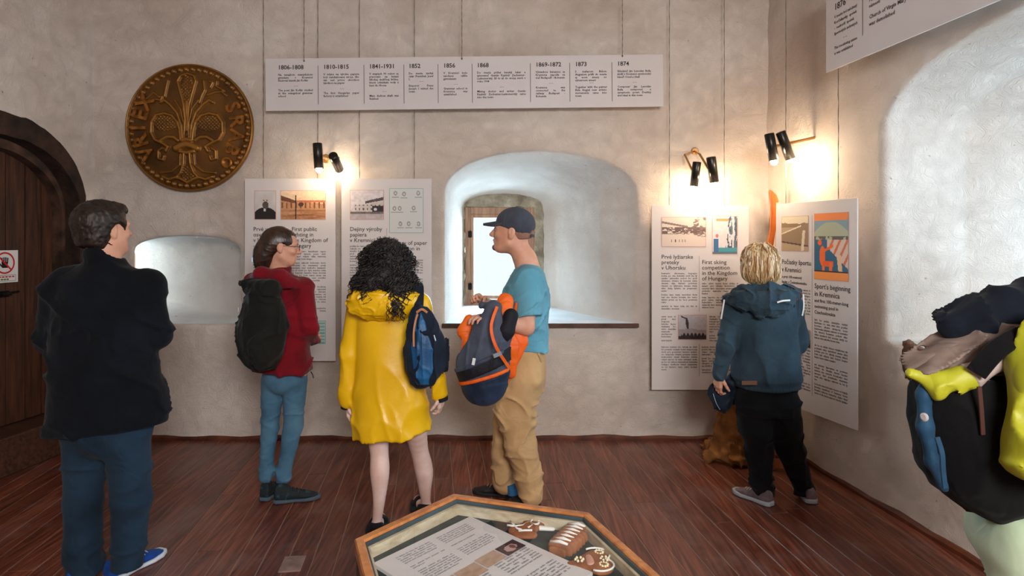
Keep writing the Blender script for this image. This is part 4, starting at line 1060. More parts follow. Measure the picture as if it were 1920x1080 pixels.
def hand_sdf(S, wr, fd, pn, thumb, curl=.45, sc=1.0):
    """wrist, finger direction, palm facing direction, thumb side (+-1), curl per joint in radians"""
    f = unit(fd); n = unit(np.array(pn)-f*np.dot(pn, f)); s = np.cross(f, n)*thumb; wr = np.array(wr, float)
    K = .005*sc
    for off, ln, r in ((.027, .080, .0125), (.010, .084, .0125), (-.008, .080, .012), (-.025, .073, .0115)):
        S.cap(wr+s*off*.55*sc, wr+f*ln*sc+s*off*sc, .0145*sc, r*sc, k=.012*sc)
    for off, base, ln, r in ((.028, .082, .072, .0088), (.010, .087, .082, .0090), (-.009, .083, .075, .0086), (-.026, .075, .058, .0076)):
        p = wr+f*base*sc+s*off*sc; a = curl*.6
        for q, (fr, dr) in enumerate(((.45, 0), (.30, 1), (.25, 2))):
            d = f*math.cos(a)+n*math.sin(a)+s*off*1.2; e = p+unit(d)*ln*fr*sc
            S.cap(p, e, r*(1-.10*q)*sc, r*(.93-.10*q)*sc, k=K if q else .010*sc); p = e; a += curl*1.25
    p = wr+f*.022*sc+s*.022*sc; d = unit(f*.75+s*.75+n*.25); e = p+d*.040*sc; S.cap(p, e, .0135*sc, .0105*sc, k=.012*sc)
    d = unit(f*(.95-.2*curl)+s*.25+n*(.25+.7*curl)); e2 = e+d*.030*sc; S.cap(e, e2, .0102*sc, .0092*sc, k=K); S.cap(e2, e2+unit(d+n*.3*curl)*.024*sc, .0092*sc, .0075*sc, k=K)
def folds(S, items, seed=0):
    """items: (amp, scale vector, rotation matrix or None, ridged, weight fn or None)"""
    def f(p):
        r = 0
        p = p+.03*np.stack([noise3(p, (6, 6, 6), 901), noise3(p, (6, 6, 6), 902), noise3(p, (6, 6, 6), 903)], 1)
        for i, (amp, sc, R, rg, w) in enumerate(items):
            q = p @ R if R is not None else p
            v = ridge(q, sc, seed+i*7) if rg else noise3(q, sc, seed+i*7)
            r = r+2.2*amp*v*(w(p) if w is not None else 1)
        return -r
    S.disp(f); return S
def rot_axis(ax, a):
    return np.array(Matrix.Rotation(a, 3, Vector(ax)))
def shoe(name, heel, toe, h, w, m_up, m_sole, parent, collar=.10, sole=.022, laces=None, extra=None):
    """closed shoe on the floor: heel and toe points (floor), parts upper and sole"""
    heel = np.array(heel, float); toe = np.array(toe, float); heel[2] = toe[2] = 0; f = unit(toe-heel); L_ = np.linalg.norm(toe-heel); s = np.array([f[1], -f[0], 0])
    R = np.stack([s, f, Z3], 1); P = lambda x, y, z: heel+s*x+f*y+Z3*z
    def outline(p, g=0):
        q = (p-heel) @ R; y = q[:, 1]/L_
        hw = w/2*np.interp(y, [-.02, .05, .2, .45, .7, .88, 1.0, 1.04], [.35, .72, .82, .74, 1.0, .88, .42, .05])+g
        return np.maximum(np.abs(q[:, 0])-hw, np.maximum(-q[:, 1]-g, q[:, 1]-L_-g))
    U = SDF(.02); top = lambda y: np.interp(y, [0, .22, .4, .6, .85, 1.0], [collar, collar*.98, h*1.02, h*.78, h*.52, h*.34])
    U._b([heel, toe], w*.7); U._b([heel+Z3*collar], .03)
    def up(p):
        q = (p-heel) @ R; y = np.clip(q[:, 1]/L_, 0, 1); z = q[:, 2]
        t = top(y); u = np.clip((z-sole)/np.maximum(t-sole, .01), 0, 1); nar = .30*w/2*u*u
        return -smin(-(outline(p)+nar+.001), -np.maximum(z-t, sole*.6-z), .03)
    U.fn(up)
    U.disp(lambda p: -.0015*ridge(p, (34, 34, 60), 3))
    o1 = sobj('shoe_upper', U, .0055, m_up, parent=parent, pad=.012)
    B = SDF(.01); B._b([heel, toe], w*.7)
    B.fn(lambda p: -smin(-outline(p, .004), -np.maximum(p[:, 2]-sole-.006*np.cos((p-heel) @ f/L_*6.28)*.6, -p[:, 2]+.001), .008))
    sobj('shoe_sole', B, .0055, m_sole, parent=parent, pad=.012)
    if laces is not None:
        for i in range(4):
            y = L_*(.42+.085*i); z = top(y/L_)+.001
            hw = w*.26
            MB().tube([P(-hw, y, z-.010), P(0, y-.004, z+.003), P(hw, y, z-.010)], .0028, 6).build('lace', laces, o1, smooth=True)
    return o1
def strap(path, w, t, up, name, m, parent, n=None):
    """flat band along a path; up = per-point outward direction (or one)"""
    path = [np.array(p, float) for p in path]
    # resample (Catmull-Rom)
    pts = []; ups = []
    U = [np.array(u, float) for u in up] if np.ndim(up[0]) else [np.array(up, float)]*len(path)
    for i in range(len(path)-1):
        p0 = path[max(i-1, 0)]; p1 = path[i]; p2 = path[i+1]; p3 = path[min(i+2, len(path)-1)]
        for k in range(8):
            t_ = k/8; pts.append(.5*((2*p1)+(-p0+p2)*t_+(2*p0-5*p1+4*p2-p3)*t_**2+(-p0+3*p1-3*p2+p3)*t_**3)); ups.append(U[i]*(1-t_)+U[i+1]*t_)
    pts.append(path[-1]); ups.append(U[-1])
    vs = []; fs = []
    for i, p in enumerate(pts):
        d = unit(pts[min(i+1, len(pts)-1)]-pts[max(i-1, 0)]); u = unit(ups[i]-d*np.dot(ups[i], d)); s = np.cross(d, u)
        for a, b in ((-1, 0), (-.9, 1), (.9, 1), (1, 0), (.9, -1), (-.9, -1)): vs.append(p+s*w/2*a+u*t/2*b)
    m_ = len(pts)
    for i in range(m_-1):
        for k in range(6): fs.append((i*6+k, i*6+(k+1) % 6, (i+1)*6+(k+1) % 6, (i+1)*6+k))
    fs += [tuple(range(6))[::-1], tuple((m_-1)*6+k for k in range(6))]
    return mobj(name, vs, fs, m, parent, smooth=False)
def hairlocks(roots, step, name, m, parent, cols, nseg=12, r0=.006, nside=5, seed=0, flat=.5, taper=True, jit=.25, mb=None):
    """one mesh of tapering locks; step(p, i, k, rng) returns the next point"""
    rg = np.random.RandomState(seed); vs = []; fs = []; cc = []
    for li, p in enumerate(roots):
        pts = [np.array(p, float)]; st = {}
        for i in range(nseg): pts.append(step(pts[-1], i, li, st))
        base = len(vs); u = None; r = r0*(1+jit*rg.uniform(-1, 1)); col = np.array(cols[rg.randint(len(cols))], float)*rg.uniform(.8, 1.2)
        for i, q in enumerate(pts):
            t = unit(pts[min(i+1, nseg)]-pts[max(i-1, 0)]+1e-9)
            u = (np.array((0, 0, 1.)) if abs(t[2]) < .8 else np.array((1., 0, 0))) if u is None else u
            u = unit(u-t*np.dot(u, t)); w = np.cross(t, u); x = i/nseg
            rr = r*(min(1, .45+2.2*x)*(1-x**3*.85) if taper else 1)
            for k in range(nside):
                a = 2*math.pi*k/nside; vs.append(q+(u*math.cos(a)*flat+w*math.sin(a))*rr); cc.append(col)
        for i in range(nseg):
            for k in range(nside): fs.append((base+i*nside+k, base+i*nside+(k+1) % nside, base+(i+1)*nside+(k+1) % nside, base+(i+1)*nside+k))
    o = mobj(name, np.array(vs), np.array(fs), m, parent, smooth=True); setcol(o, np.array(cc)); return o
M_HAIR = attrmat('hair_locks', .42, bump=.5, bscale=90, stretch=(14, 14, 1), spec=.5)
def person(label, S, base, boxes, m=None):
    o = sobj('person', S, .01, m or M_SKIN, org=base, boxes=boxes); tag(o, label, 'person'); return o
# ---------------------------------------------------------------- man in the dark coat, left
def man_dark():
    Y0 = 2.95; k = F/Y0; px = lambda n: n/k
    q = lambda x, y, dy=0: Q(x, y, Y0+dy)
    base = np.array([q(200, 900)[0], 3.0, 0])
    R = frame(math.radians(27), math.radians(3)); hc = q(196, 430, .02)
    B = SDF(.02); W = head_sdf(B, hc, R, 1.04, 1.1)
    B.cap(hc+R @ np.array([0, -.02, -.06]), q(200, 500, .0), .060, .066, k=.04)
    B.loft([(q(0, 520)[2], q(200, 0)[0], Y0, .17, .07), (q(0, 640)[2], q(198, 0)[0], Y0, .16, .09), (q(0, 800)[2], q(200, 0)[0], Y0, .16, .10)], k=.05)
    arms = [[q(280, 545), q(298, 628, .03), q(262, 640, .30)], [q(108, 545), q(97, 640, .02), q(140, 648, .30)]]
    for a in arms: B.chain(a, [.045, .038, .028])
    hand_sdf(B, arms[0][2], (-1, .25, .1), (0, -1, 0), 1, .4); hand_sdf(B, arms[1][2], (1, .25, 0), (0, -1, 0), -1, .4)
    legs = [[q(160, 815), q(156, 940, .02), q(158, 1072, .03)], [q(240, 815), q(246, 940, .03), q(238, 1060, .06)]]
    for l in legs: B.chain(l, [.07, .05, .035])
    man = person('person in a dark coat and jeans beside the arched door, head turned right', B, base,
                 [(hc-[.17, .17, .24], hc+.17, .0045), (np.array([B.lo[0], B.lo[1], 0.02]), np.array([B.hi[0], B.hi[1]+.02, hc[2]-.21]), .012)])
    face_parts(hc, R, 1.04, man)
    # hair: short, dark brown
    H = SDF(.02); Wp = lambda x, y, z: hc+R @ (np.array([x, y, z])*1.04)
    H.ell(Wp(0, -.020, .034), np.array((.098, .116, .100))*1.04, R=R); H.ell(Wp(0, -.058, -.04), np.array((.084, .062, .080)), R=R, k=.03)
    H.ell(Wp(0, .05, .085), (.07, .045, .035), R=R, k=.02)
    H.fn(lambda p: (lambda qq: np.maximum(-(qq[:, 1]-.062+.25*np.maximum(qq[:, 2]-.06, 0)), qq[:, 2]-.070))((p-hc) @ R), .012, True)   # face
    for sx in (-1, 1): H.ell(Wp(sx*.100, .016, -.016), (.048, .038, .046), R=R, k=.008, sub=True)
    for sx in (-1, 1): H.ell(Wp(sx*.085, .025, -.078), (.045, .05, .034), R=R, k=.006, sub=True)
    H.fn(lambda p: (lambda qq: qq[:, 2]+.100+.25*qq[:, 1])((p-hc) @ R), .01, True)
    H.disp(lambda p: -.0035*ridge((p-hc) @ R, (60, 60, 22), 4)-.003*noise3(p, (110, 110, 110), 6))
    sobj('hair', H, .005, mat('dark_brown_hair', (15, 10, 8), (44, 29, 20), rough=.5, scale=60, bump=.5, bscale=260, bdist=.002, stretch=(1, 1, .3)), parent=man)
    # coat
    M_COAT = cloth('navy_black_coat', (9, 11, 15), (15, 20, 28), scale=5, rough=.95)
    C = SDF(.035)
    zz = lambda y: q(0, y)[2]; xx = lambda x: q(x, 0)[0]
    C.loft([(zz(505), xx(203), Y0, px(44), .085), (zz(522), xx(200), Y0, px(72), .11), (zz(560), xx(198), Y0+.01, px(92), .14), (zz(640), xx(197), Y0, px(93), .145), (zz(720), xx(198), Y0, px(97), .15), (zz(775), xx(202), Y0, px(105), .155), (zz(835), xx(200), Y0, px(106), .16)], k=.03)
    C.cap(q(118, 527, .0), q(284, 527, .0), px(22), px(22), k=.06)
    C.chain(arms[0], [px(28), px(24), px(20)], k=.03); C.chain(arms[1], [px(29), px(25), px(20)], k=.03)
    C.cap(q(200, 508), q(198, 486), px(46), px(35), k=.03, flat=((0, 1, 0), 1.1)); C.ell(q(200, 470), (px(36), .07, .045), sub=True, k=.008)
    C.cut(q(200, 800), (.06, 0, -1), .01)
    folds(C, [(.007, (3, 3, 9), rot_axis((0, 1, 0), .5), True, None), (.005, (4, 4, 2.2), None, False, None), (.004, (14, 10, 14), None, True, lambda p: np.exp(-((p[:, 2]-zz(632))/.10)**2))], 3)
    sobj('coat', C, .009, M_COAT, parent=man)
        # jeans
    M_JEAN = cloth('dark_blue_jeans', (18, 30, 42), (40, 62, 82), scale=4, wid=.5)
    J = SDF(.03); J.ell(q(200, 800), (px(84), .13, px(60)))
    J.chain(legs[0], [px(38), px(33), px(32)], k=.02); J.chain(legs[1], [px(38), px(34), px(31)], k=.02)
    J.cut((0, 0, .045), (0, 0, -1), .006)
    folds(J, [(.006, (5, 5, 12), None, True, lambda p: np.exp(-((p[:, 2]-.55)/.2)**2)), (.008, (6, 6, 15), None, True, lambda p: np.exp(-((p[:, 2]-.10)/.12)**2)), (.003, (5, 5, 5), None, False, None)], 12)
    sobj('jeans', J, .008, M_JEAN, parent=man)
    M_BLUE = cloth('blue_suede', (18, 52, 118), (28, 74, 150), scale=12); M_SOLE = flatmat('white_sole', (206, 212, 220), .6)
    shoe('shoe', [-1.885, 2.97, 0], [-1.775, 3.26, 0], .075, .105, M_BLUE, M_SOLE, man, .10, laces=M_SOLE)
    shoe('shoe', [-1.99, 2.90, 0], [-2.06, 3.18, 0], .075, .105, M_BLUE, M_SOLE, man, .10, laces=M_SOLE)
man_dark()
# ---------------------------------------------------------------- woman in the dark red jacket
def woman_red():
    Y0 = 3.9; k = F/Y0; px = lambda n: n/k
    q = lambda x, y, dy=0: Q(x, y, Y0+dy); zz = lambda y: q(0, y)[2]; xx = lambda x: q(x, 0)[0]
    base = np.array([xx(525), Y0, 0]); yb = math.radians(48); fb = np.array([math.sin(yb), math.cos(yb), 0])
    R = frame(math.radians(72), math.radians(-6)); hc = q(529, 462, .0); sc = .97
    B = SDF(.02); head_sdf(B, hc, R, sc, .93)
    B.cap(hc+R @ np.array([0, -.025, -.06]), q(520, 515, .0), .047, .052, k=.04)
    B.loft([(zz(530), xx(528), Y0, .13, .07), (zz(620), xx(532), Y0, .12, .08), (zz(710), xx(535), Y0, .13, .09)], k=.05)
    arm = [q(568, 546, -.06), q(580, 613, -.04), q(588, 636, .14)]; arm2 = [q(500, 545, .16), q(528, 620, .26), q(575, 632, .26)]
    B.chain(arm, [.038, .032, .022]); B.chain(arm2, [.038, .032, .022])
    hand_sdf(B, arm[2]+np.array([0, -.0, 0]), (-.3, 1, .10), (-1, -.2, 0), 1, .55, .9); hand_sdf(B, arm2[2], (1, -.3, 0), (0, -.6, .2), 1, .6, .9)
    legs = [[q(512, 715), q(507, 800, .02), q(497, 893, .0)], [q(553, 715), q(549, 800, .02), q(531, 898, .02)]]
    for l in legs: B.chain(l, [.06, .042, .028])
    w = person('person in a dark red jacket with a backpack, glasses and ponytail, facing right', B, base,
               [(hc-[.15, .15, .21], hc+.15, .0042), (arm[2]-.12, arm[2]+.14, .0035), (np.array([B.lo[0], B.lo[1], .03]), np.array([B.hi[0], B.hi[1]+.02, hc[2]-.18]), .012)])
    face_parts(hc, R, sc, w)
    # glasses
    Wp = lambda x, y, z: hc+R @ (np.array([x, y, z])*sc); M_GF = flatmat('glasses_frame', (52, 34, 30), .3)
    gl = MB()
    for sx in (-1, 1):
        rim = [Wp(sx*.033+.021*math.cos(a), .105, .002+.018*math.sin(a)) for a in np.linspace(0, 2*math.pi, 17)]; gl.tube(rim, .0016, 6, caps=False)
        gl.tube([Wp(sx*.054, .104, .008), Wp(sx*.072, .07, .008), Wp(sx*.080, .0, .006), Wp(sx*.079, -.02, -.004)], .0018, 6)
    gl.tube([Wp(-.012, .107, .006), Wp(0, .110, .009), Wp(.012, .107, .006)], .0016, 6); go = gl.build('glasses', M_GF, w)
    for sx in (-1, 1):
        c_ = [Wp(sx*.033+.020*math.cos(a), .105, .002+.017*math.sin(a)) for a in np.linspace(0, 2*math.pi, 17)[:-1]]
        mobj('lens', c_, [tuple(range(16))], M_GLASS, go)
    # hair: smooth, pulled into a low ponytail
    H = SDF(.02); H.ell(Wp(0, -.020, .034), (.083, .104, .089), R=R)
    H.ell(Wp(0, -.07, -.0), (.065, .045, .06), R=R, k=.03)
    H.fn(lambda p: (lambda t: np.maximum(-(t[:, 1]-.062+.28*(t[:, 2]-.02)), t[:, 2]-.078+.1*t[:, 1]))((p-hc) @ R), .008, True)
    for sx in (-1, 1): H.ell(Wp(sx*.086, .012, -.03), (.030, .028, .05), R=R, k=.008, sub=True)
    H.fn(lambda p: (lambda t: t[:, 2]+.088)((p-hc) @ R), .012, True)
    H.chain([Wp(0, -.060, .01), Wp(0, -.098, -.050), Wp(0, -.104, -.105), Wp(0, -.100, -.170)], [.058, .054, .044, .022], k=.05)
    H.disp(lambda p: -.0022*ridge((p-hc) @ R, (95, 20, 45), 4))
    sobj('hair', H, .0045, mat('brown_hair', (22, 14, 11), (66, 40, 24), rough=.38, scale=30, bump=.6, bscale=160, bdist=.002, stretch=(1, 1, .15), spec=.6), parent=w)
    # jacket
    M_RED_ = cloth('dark_red_softshell', (96, 10, 22), (126, 16, 30), scale=5, rough=.85, sheen=.3)
    C = SDF(.03)
    C.loft([(zz(512), xx(521), Y0, .075, .075), (zz(524), xx(524), Y0, px(37), .11), (zz(545), xx(530), Y0, px(46), .14), (zz(600), xx(531), Y0, px(47), .145), (zz(650), xx(531), Y0, px(49), .15), (zz(690), xx(530), Y0, px(54), .165), (zz(712), xx(530), Y0, px(56), .17)], k=.03, yaw=0)
    C.cap(q(498, 538, .10), q(566, 540, -.05), px(15), px(17), k=.05)
    C.chain(arm, [px(20), px(17.5), px(13)], k=.02); C.chain(arm2, [px(19), px(17), px(13)], k=.02)
    C.cap(q(521, 512), q(522, 503, .01), px(21), px(20), k=.015); C.ell(q(525, 500, .02), (.055, .055, .04), sub=True, k=.008)
    # hood lying on the shoulders
    C.chain([q(470, 527, .02), q(490, 515, -.13), q(525, 520, -.17), q(548, 530, -.13)], [.035, .048, .045, .03], k=.04)
    C.cut(q(530, 694), (-.06, 0, -1), .008)
    folds(C, [(.008, (5, 5, 10), rot_axis((0, 1, 0), -.7), True, None), (.006, (12, 12, 20), rot_axis((0, 1, 0), .5), True, lambda p: np.exp(-((p[:, 2]-zz(606))/.07)**2)), (.004, (5, 5, 3), None, False, None)], 31)
    sobj('jacket', C, .008, M_RED_, parent=w)
    # drawcord at the hem
    MB().tube([q(583, 697, -.12), q(586, 702, -.14), q(588, 709, -.14)], .003, 6).build('drawcord', M_BLK, w)
    M_JEAN = cloth('blue_jeans', (44, 76, 102), (92, 132, 156), scale=5, wid=.6)
    J = SDF(.03); J.ell(q(534, 705), (px(41), .12, px(36)))
    J.chain(legs[0], [px(22), px(15), px(12.5)], k=.015); J.chain(legs[1], [px(23), px(17), px(13)], k=.015); J.cut((0, 0, .11), (0, 0, -1), .006)
    folds(J, [(.004, (8, 8, 22), None, True, lambda p: np.exp(-((p[:, 2]-.5)/.15)**2)), (.006, (9, 9, 26), None, True, lambda p: np.exp(-((p[:, 2]-.18)/.12)**2)), (.002, (9, 9, 9), None, False, None)], 42)
    sobj('jeans', J, .007, M_JEAN, parent=w)
    M_HIKE = mat('hiking_shoe', (20, 30, 36), (30, 66, 78), rough=.8, scale=30, bump=.6, bscale=120, mid=.62, wid=.1); M_HS = flatmat('hiking_sole', (70, 84, 96), .8)
    a = floor_pt(513, 943); b = floor_pt(590, 934); shoe('shoe', a, a+unit(b-a)*.27, .08, .095, M_HIKE, M_HS, w, .12, laces=M_BLK)
    a = floor_pt(494, 941); shoe('shoe', a, a+np.array([.03, .26, 0]), .08, .092, M_HIKE, M_HS, w, .12, laces=M_BLK)
    # backpack: a thing of its own
    M_PACK = cloth('black_canvas', (20, 21, 20), (34, 34, 30), scale=6, bs=300)
    back = -fb; side = np.array([fb[1], -fb[0], 0]); Rp = np.stack([side, fb, Z3], 1); pc = q(492, 607, -.25)
    bp = empty('backpack', pc-Z3*.24); tag(bp, 'dark rolltop backpack worn over the dark red jacket', 'backpack')
    P = SDF(.03); P.ell(pc-Z3*.01, (.165, .105, .225), R=Rp, n=2.6); P.ell(pc-Z3*.06-fb*.02, (.15, .10, .16), R=Rp, n=2.4, k=.04)
    folds(P, [(.008, (7, 7, 5), None, True, None), (.004, (18, 18, 10), None, True, None)], 50)
    sobj('pack_body', P, .008, M_PACK, parent=bp)
    Fl = SDF(.015); t0 = pc+Z3*.225; Fl.cap(t0-side*.185-fb*.02-Z3*.0, t0+side*.13-fb*.0+Z3*.005, .026, .030, flat=(fb, .62)); Fl.cap(t0-side*.14-Z3*.045, t0+side*.12-Z3*.035, .03, .03, k=.03, flat=(fb, .5))
    folds(Fl, [(.004, (14, 14, 14), None, True, None)], 3); sobj('rolled_flap', Fl, .006, M_PACK, parent=bp)
    MB().box(pc-side*.150-fb*.085+Z3*.075, (side, fb, Z3), (.010, .003, .013), .001).build('label_tag', flatmat('tag_white', (206, 200, 190), .7), bp)
    for sx in (-1, 1):
        c_ = pc-side*.075+side*.060*sx
        strap([c_+fb*.085+Z3*.17, c_+fb*.17+Z3*.235, c_+fb*.25+Z3*.225, c_+fb*.30+Z3*.185], .045, .008, [Z3-fb, Z3, Z3+fb*.6, fb], 'shoulder_strap', M_PACK, bp)
woman_red()
# ---------------------------------------------------------------- woman in the yellow raincoat
def woman_yellow():
    Y0 = 3.47; k = F/Y0; px = lambda n: n/k
    q = lambda x, y, dy=0: Q(x, y, Y0+dy); zz = lambda y: q(0, y)[2]; xx = lambda x: q(x, 0)[0]
    base = np.array([xx(737), 3.55, 0]); R = frame(math.radians(4), math.radians(2)); hc = q(727, 493, .0); sc = .96
    B = SDF(.02); head_sdf(B, hc, R, sc, .93); B.cap(hc+R @ np.array([0, -.02, -.06]), q(727, 555), .047, .052, k=.04)
    B.loft([(zz(570), xx(728), Y0, .13, .06), (zz(680), xx(728), Y0, .12, .08), (zz(790), xx(737), Y0, .14, .10)], k=.05)
    aL = [q(672, 572), q(658, 665, -.01), q(652, 752, .0)]; aR = [q(788, 570), q(808, 662, .0), q(826, 738, .02)]
    for a in (aL, aR): B.chain(a, [.036, .030, .022])
    hand_sdf(B, aL[2]+np.array([0, 0, -.005]), (.0, .15, -1), (.9, .3, 0), 1, .5, .86); hand_sdf(B, aR[2]+np.array([0, 0, -.0]), (.02, .2, -1), (-.9, .3, 0), -1, .5, .86)
    zf = .07
    lL = [q(706, 790), q(711, 846, .0), q(712, 886, -.02), q(711, 935, -.01), q(706, 985, .0)]; lR = [q(776, 790), q(786, 842, .10), q(795, 882, .16), q(797, 920, .20), q(799, 948, .235)]
    rl = [px(24), px(17), px(17.5), px(11.5), px(8)]
    
    def fine(pts, rs, m=5):
        P_ = []; R_ = []
        for i in range(len(pts)-1):
            p0, p1, p2, p3 = pts[max(i-1, 0)], pts[i], pts[i+1], pts[min(i+2, len(pts)-1)]
            a0, a1, a2, a3 = rs[max(i-1, 0)], rs[i], rs[i+1], rs[min(i+2, len(rs)-1)]
            for j in range(m):
                t = j/m; cr_ = lambda u, v, w_, x: .5*((2*v)+(-u+w_)*t+(2*u-5*v+4*w_-x)*t**2+(-u+3*v-3*w_+x)*t**3)
                P_.append(cr_(p0, p1, p2, p3)); R_.append(cr_(a0, a1, a2, a3))
        return P_+[pts[-1]], R_+[rs[-1]]
    for l_ in (lL, lR): B.chain(*fine(l_, rl), k=.004)
    fl_ = floor_pt(706, 1003); fr_ = floor_pt(795, 966)
    for ft, an in ((fl_, lL[-1]), (fr_, lR[-1])):
        dirn = unit(np.array([-.10, 1, 0])) if ft is fl_ else unit(np.array([-.35, 1, 0]))
        B.cap(an, ft+Z3*.035+dirn*.02, .028, .030, k=.02); B.cap(ft+Z3*.033, ft+dirn*.16+Z3*.022, .030, .032, k=.02); B.cap(ft+dirn*.15+Z3*.020, ft+dirn*.20+Z3*.016, .032, .018, k=.01)
    w = person('person with long dark curly hair in a yellow raincoat with bare legs, back turned', B, base,
               [(np.array([lL[0][0]-.13, Y0-.25, .0]), np.array([lR[0][0]+.25, Y0+.6, zz(770)]), .008), (aL[2]-.14, aL[2]+.10, .0045), (aR[2]-.14, aR[2]+.10, .0045),
                (np.array([B.lo[0], Y0-.2, zz(775)]), np.array([B.hi[0], Y0+.2, hc[2]+.14]), .010)], M_SKINP)
    # coat
    def ymat():
        m = mat('yellow_rubberised_cloth', (226, 172, 8), (240, 190, 16), rough=.38, scale=3, bump=.25, bscale=60, bdist=.002, spec=.5); return m
    M_Y = ymat(); C = SDF(.03)
    C.loft([(zz(548), xx(728), Y0, px(30), .07), (zz(562), xx(729), Y0, px(54), .10), (zz(590), xx(729), Y0, px(62), .13), (zz(640), xx(729), Y0, px(62), .135), (zz(700), xx(730), Y0, px(63), .145), (zz(760), xx(735), Y0, px(70), .16), (zz(800), xx(738), Y0, px(71), .17), (zz(845), xx(738), Y0, px(72), .175)], k=.03)
    C.cap(q(682, 560), q(778, 558), px(17), px(17), k=.05)
    C.chain(aL, [px(22), px(20), px(15.5)], k=.02); C.chain(aR, [px(21), px(18.5), px(15)], k=.02)
    C.cut(q(735, 812), (.10, 0, -1), .006)
    # high collar edge on the left
    C.cap(q(662, 552, -.02), q(690, 572, -.04), px(8), px(12), k=.02); C.cap(q(656, 547, -.02), q(668, 556, -.02), px(4), px(7), k=.01)
    folds(C, [(.007, (6, 6, 4), rot_axis((0, 1, 0), .5), True, lambda p: np.clip((zz(690)-p[:, 2])/.15, 0, 1)), (.004, (7, 7, 2.5), rot_axis((0, 1, 0), -.25), True, None), (.005, (13, 8, 5), rot_axis((0, 1, 0), -.6), True, lambda p: np.clip((zz(740)-p[:, 2])/.15, 0, 1)), (.002, (12, 12, 18), None, True, lambda p: np.clip(np.abs(p[:, 0]-xx(732))/.2-.85, 0, 1))], 61)
    co = sobj('raincoat', C, .008, M_Y, parent=w)
    # hood hanging on the back
    Hd = SDF(.02); Hd.ell(q(722, 566, -.135), (px(66), .105, px(36))); Hd.cap(q(668, 556, -.06), q(650+12, 556, -.02), px(12), px(10), k=.03)
    Hd.cap(q(775, 548, -.07), q(740, 578, -.18), px(18), px(20), k=.04)
    Hd.ell(q(722, 540, -.10), (px(56), .10, px(30)), sub=True, k=.02)
    Hd.cut(q(722, 600, -.16), (-.12, -.25, -1), .02)
    folds(Hd, [(.008, (9, 9, 12), rot_axis((0, 1, 0), -.35), True, None), (.004, (20, 20, 26), None, True, None)], 77)
    sobj('hood', Hd, .006, M_Y, parent=w)
    for a, nm in ((aL, 'l'), (aR, 'r')):
        d = unit(a[2]-a[1]); MB().lathe(a[2]+d*.018, d, [(0, .036), (.022, .034), (.024, .028)], 20).build('cuff_lining', M_BLK, w, smooth=False)
    m = MB(); m.tube([q(655, 558, -.06)+np.array([.012*math.cos(a), 0, .018*math.sin(a)]) for a in np.linspace(0, 2*math.pi, 13)], .003, 6); m.build('cord_toggle', M_BLK, w)
    # curly hair
    H = SDF(.04); H.ell(hc+np.array([0, -.015, .028]), (.120, .115, .105)); H.ell(q(724, 529, -.06), (px(51), .13, px(40))); H.ell(q(698, 536, -.10), (px(22), .10, px(22)), k=.05); H.ell(q(749, 544, -.13), (px(22), .10, px(22)), k=.04)
    H.fn(lambda p: np.maximum(-(p[:, 1]-(hc[1]+.05)), p[:, 2]-hc[2]-.06), .02, True)
    H.disp(lambda p: -.010*noise3(p, (26, 26, 30), 3)-.006*noise3(p, (60, 60, 60), 5))
    HB = H; ho = sobj('curly_hair', H, .007, mat('black_curly_hair', (12, 10, 10), (34, 26, 24), rough=.5, scale=70, bump=.9, bscale=120, bdist=.006), parent=w)
    V = np.empty(len(ho.data.vertices)*3); ho.data.vertices.foreach_get('co', V); V = V.reshape(-1, 3)+base
    rg = np.random.RandomState(3); ok = np.where(V[:, 2] > q(0, 548)[2])[0]; idx = rg.choice(ok, 800, replace=False); roots = [V[i]-np.array([0, 0, -.01]) for i in idx]
    cen = q(727, 515, -.02)
    def step(p, i, li, st):
        if 'a' not in st:
            o = unit(p-cen); st['o'] = o; st['ph'] = rg.uniform(0, 6.28); st['r'] = rg.uniform(.006, .012); st['c'] = p.copy(); st['a'] = unit(np.array([o[0]*.5, o[1]*.35-.12, -.9+o[2]*.5]))
            st['u'] = unit(np.cross(st['a'], (1, .3, .2))); st['w'] = np.cross(st['a'], st['u']); st['sp'] = rg.uniform(.9, 1.5)
        c = st['c']+st['a']*.0075*(i+1); ph = st['ph']+st['sp']*(i+1)
        return c+st['o']*.010*min(1, i/6)+(st['u']*math.cos(ph)+st['w']*math.sin(ph))*st['r']
    hairlocks(roots, step, 'curls', M_HAIR, ho, [srgb(16, 13, 12), srgb(34, 26, 24), srgb(24, 18, 16)], nseg=9, r0=.0036, seed=1)
    roots = [q(742+rg.uniform(-16, 14), 562+rg.uniform(-4, 14), -.24) for _ in range(22)]
    hairlocks(roots, step, 'curls', M_HAIR, ho, [srgb(16, 13, 12), srgb(34, 26, 24)], nseg=12, r0=.0036, seed=2)
    # sandals
    M_SAN = cloth('black_suede', (18, 17, 18), (32, 30, 30))
    for ft, dirn in ((fl_, unit(np.array([-.10, 1, 0]))), (fr_, unit(np.array([-.35, 1, 0])))):
        h0 = ft-dirn*.035; s_ = np.array([dirn[1], -dirn[0], 0]); Rs = np.stack([s_, dirn, Z3], 1)
        So = SDF(.01); So.ell(h0+dirn*.05+Z3*.008, (.040, .06, .012), R=Rs, n=3); So.ell(h0+dirn*.17+Z3*.008, (.046, .085, .012), R=Rs, n=3, k=.03)
        so = sobj('sandal_sole', So, .006, M_SAN, parent=w)
        Up = SDF(.01); Up.ell(h0+dirn*.03+Z3*.035, (.040, .048, .045), R=Rs, n=2.5); Up.ell(h0+dirn*.055+Z3*.05, (.030, .045, .07), R=Rs, sub=True, k=.006)
        Up.cap(h0+dirn*.15-s_*.035+Z3*.02, h0+dirn*.16+s_*.035+Z3*.02, .018, .018, flat=(dirn, .5)); Up.cap(h0+dirn*.15+Z3*.035, h0+dirn*.18+Z3*.03, .03, .028, k=.02)
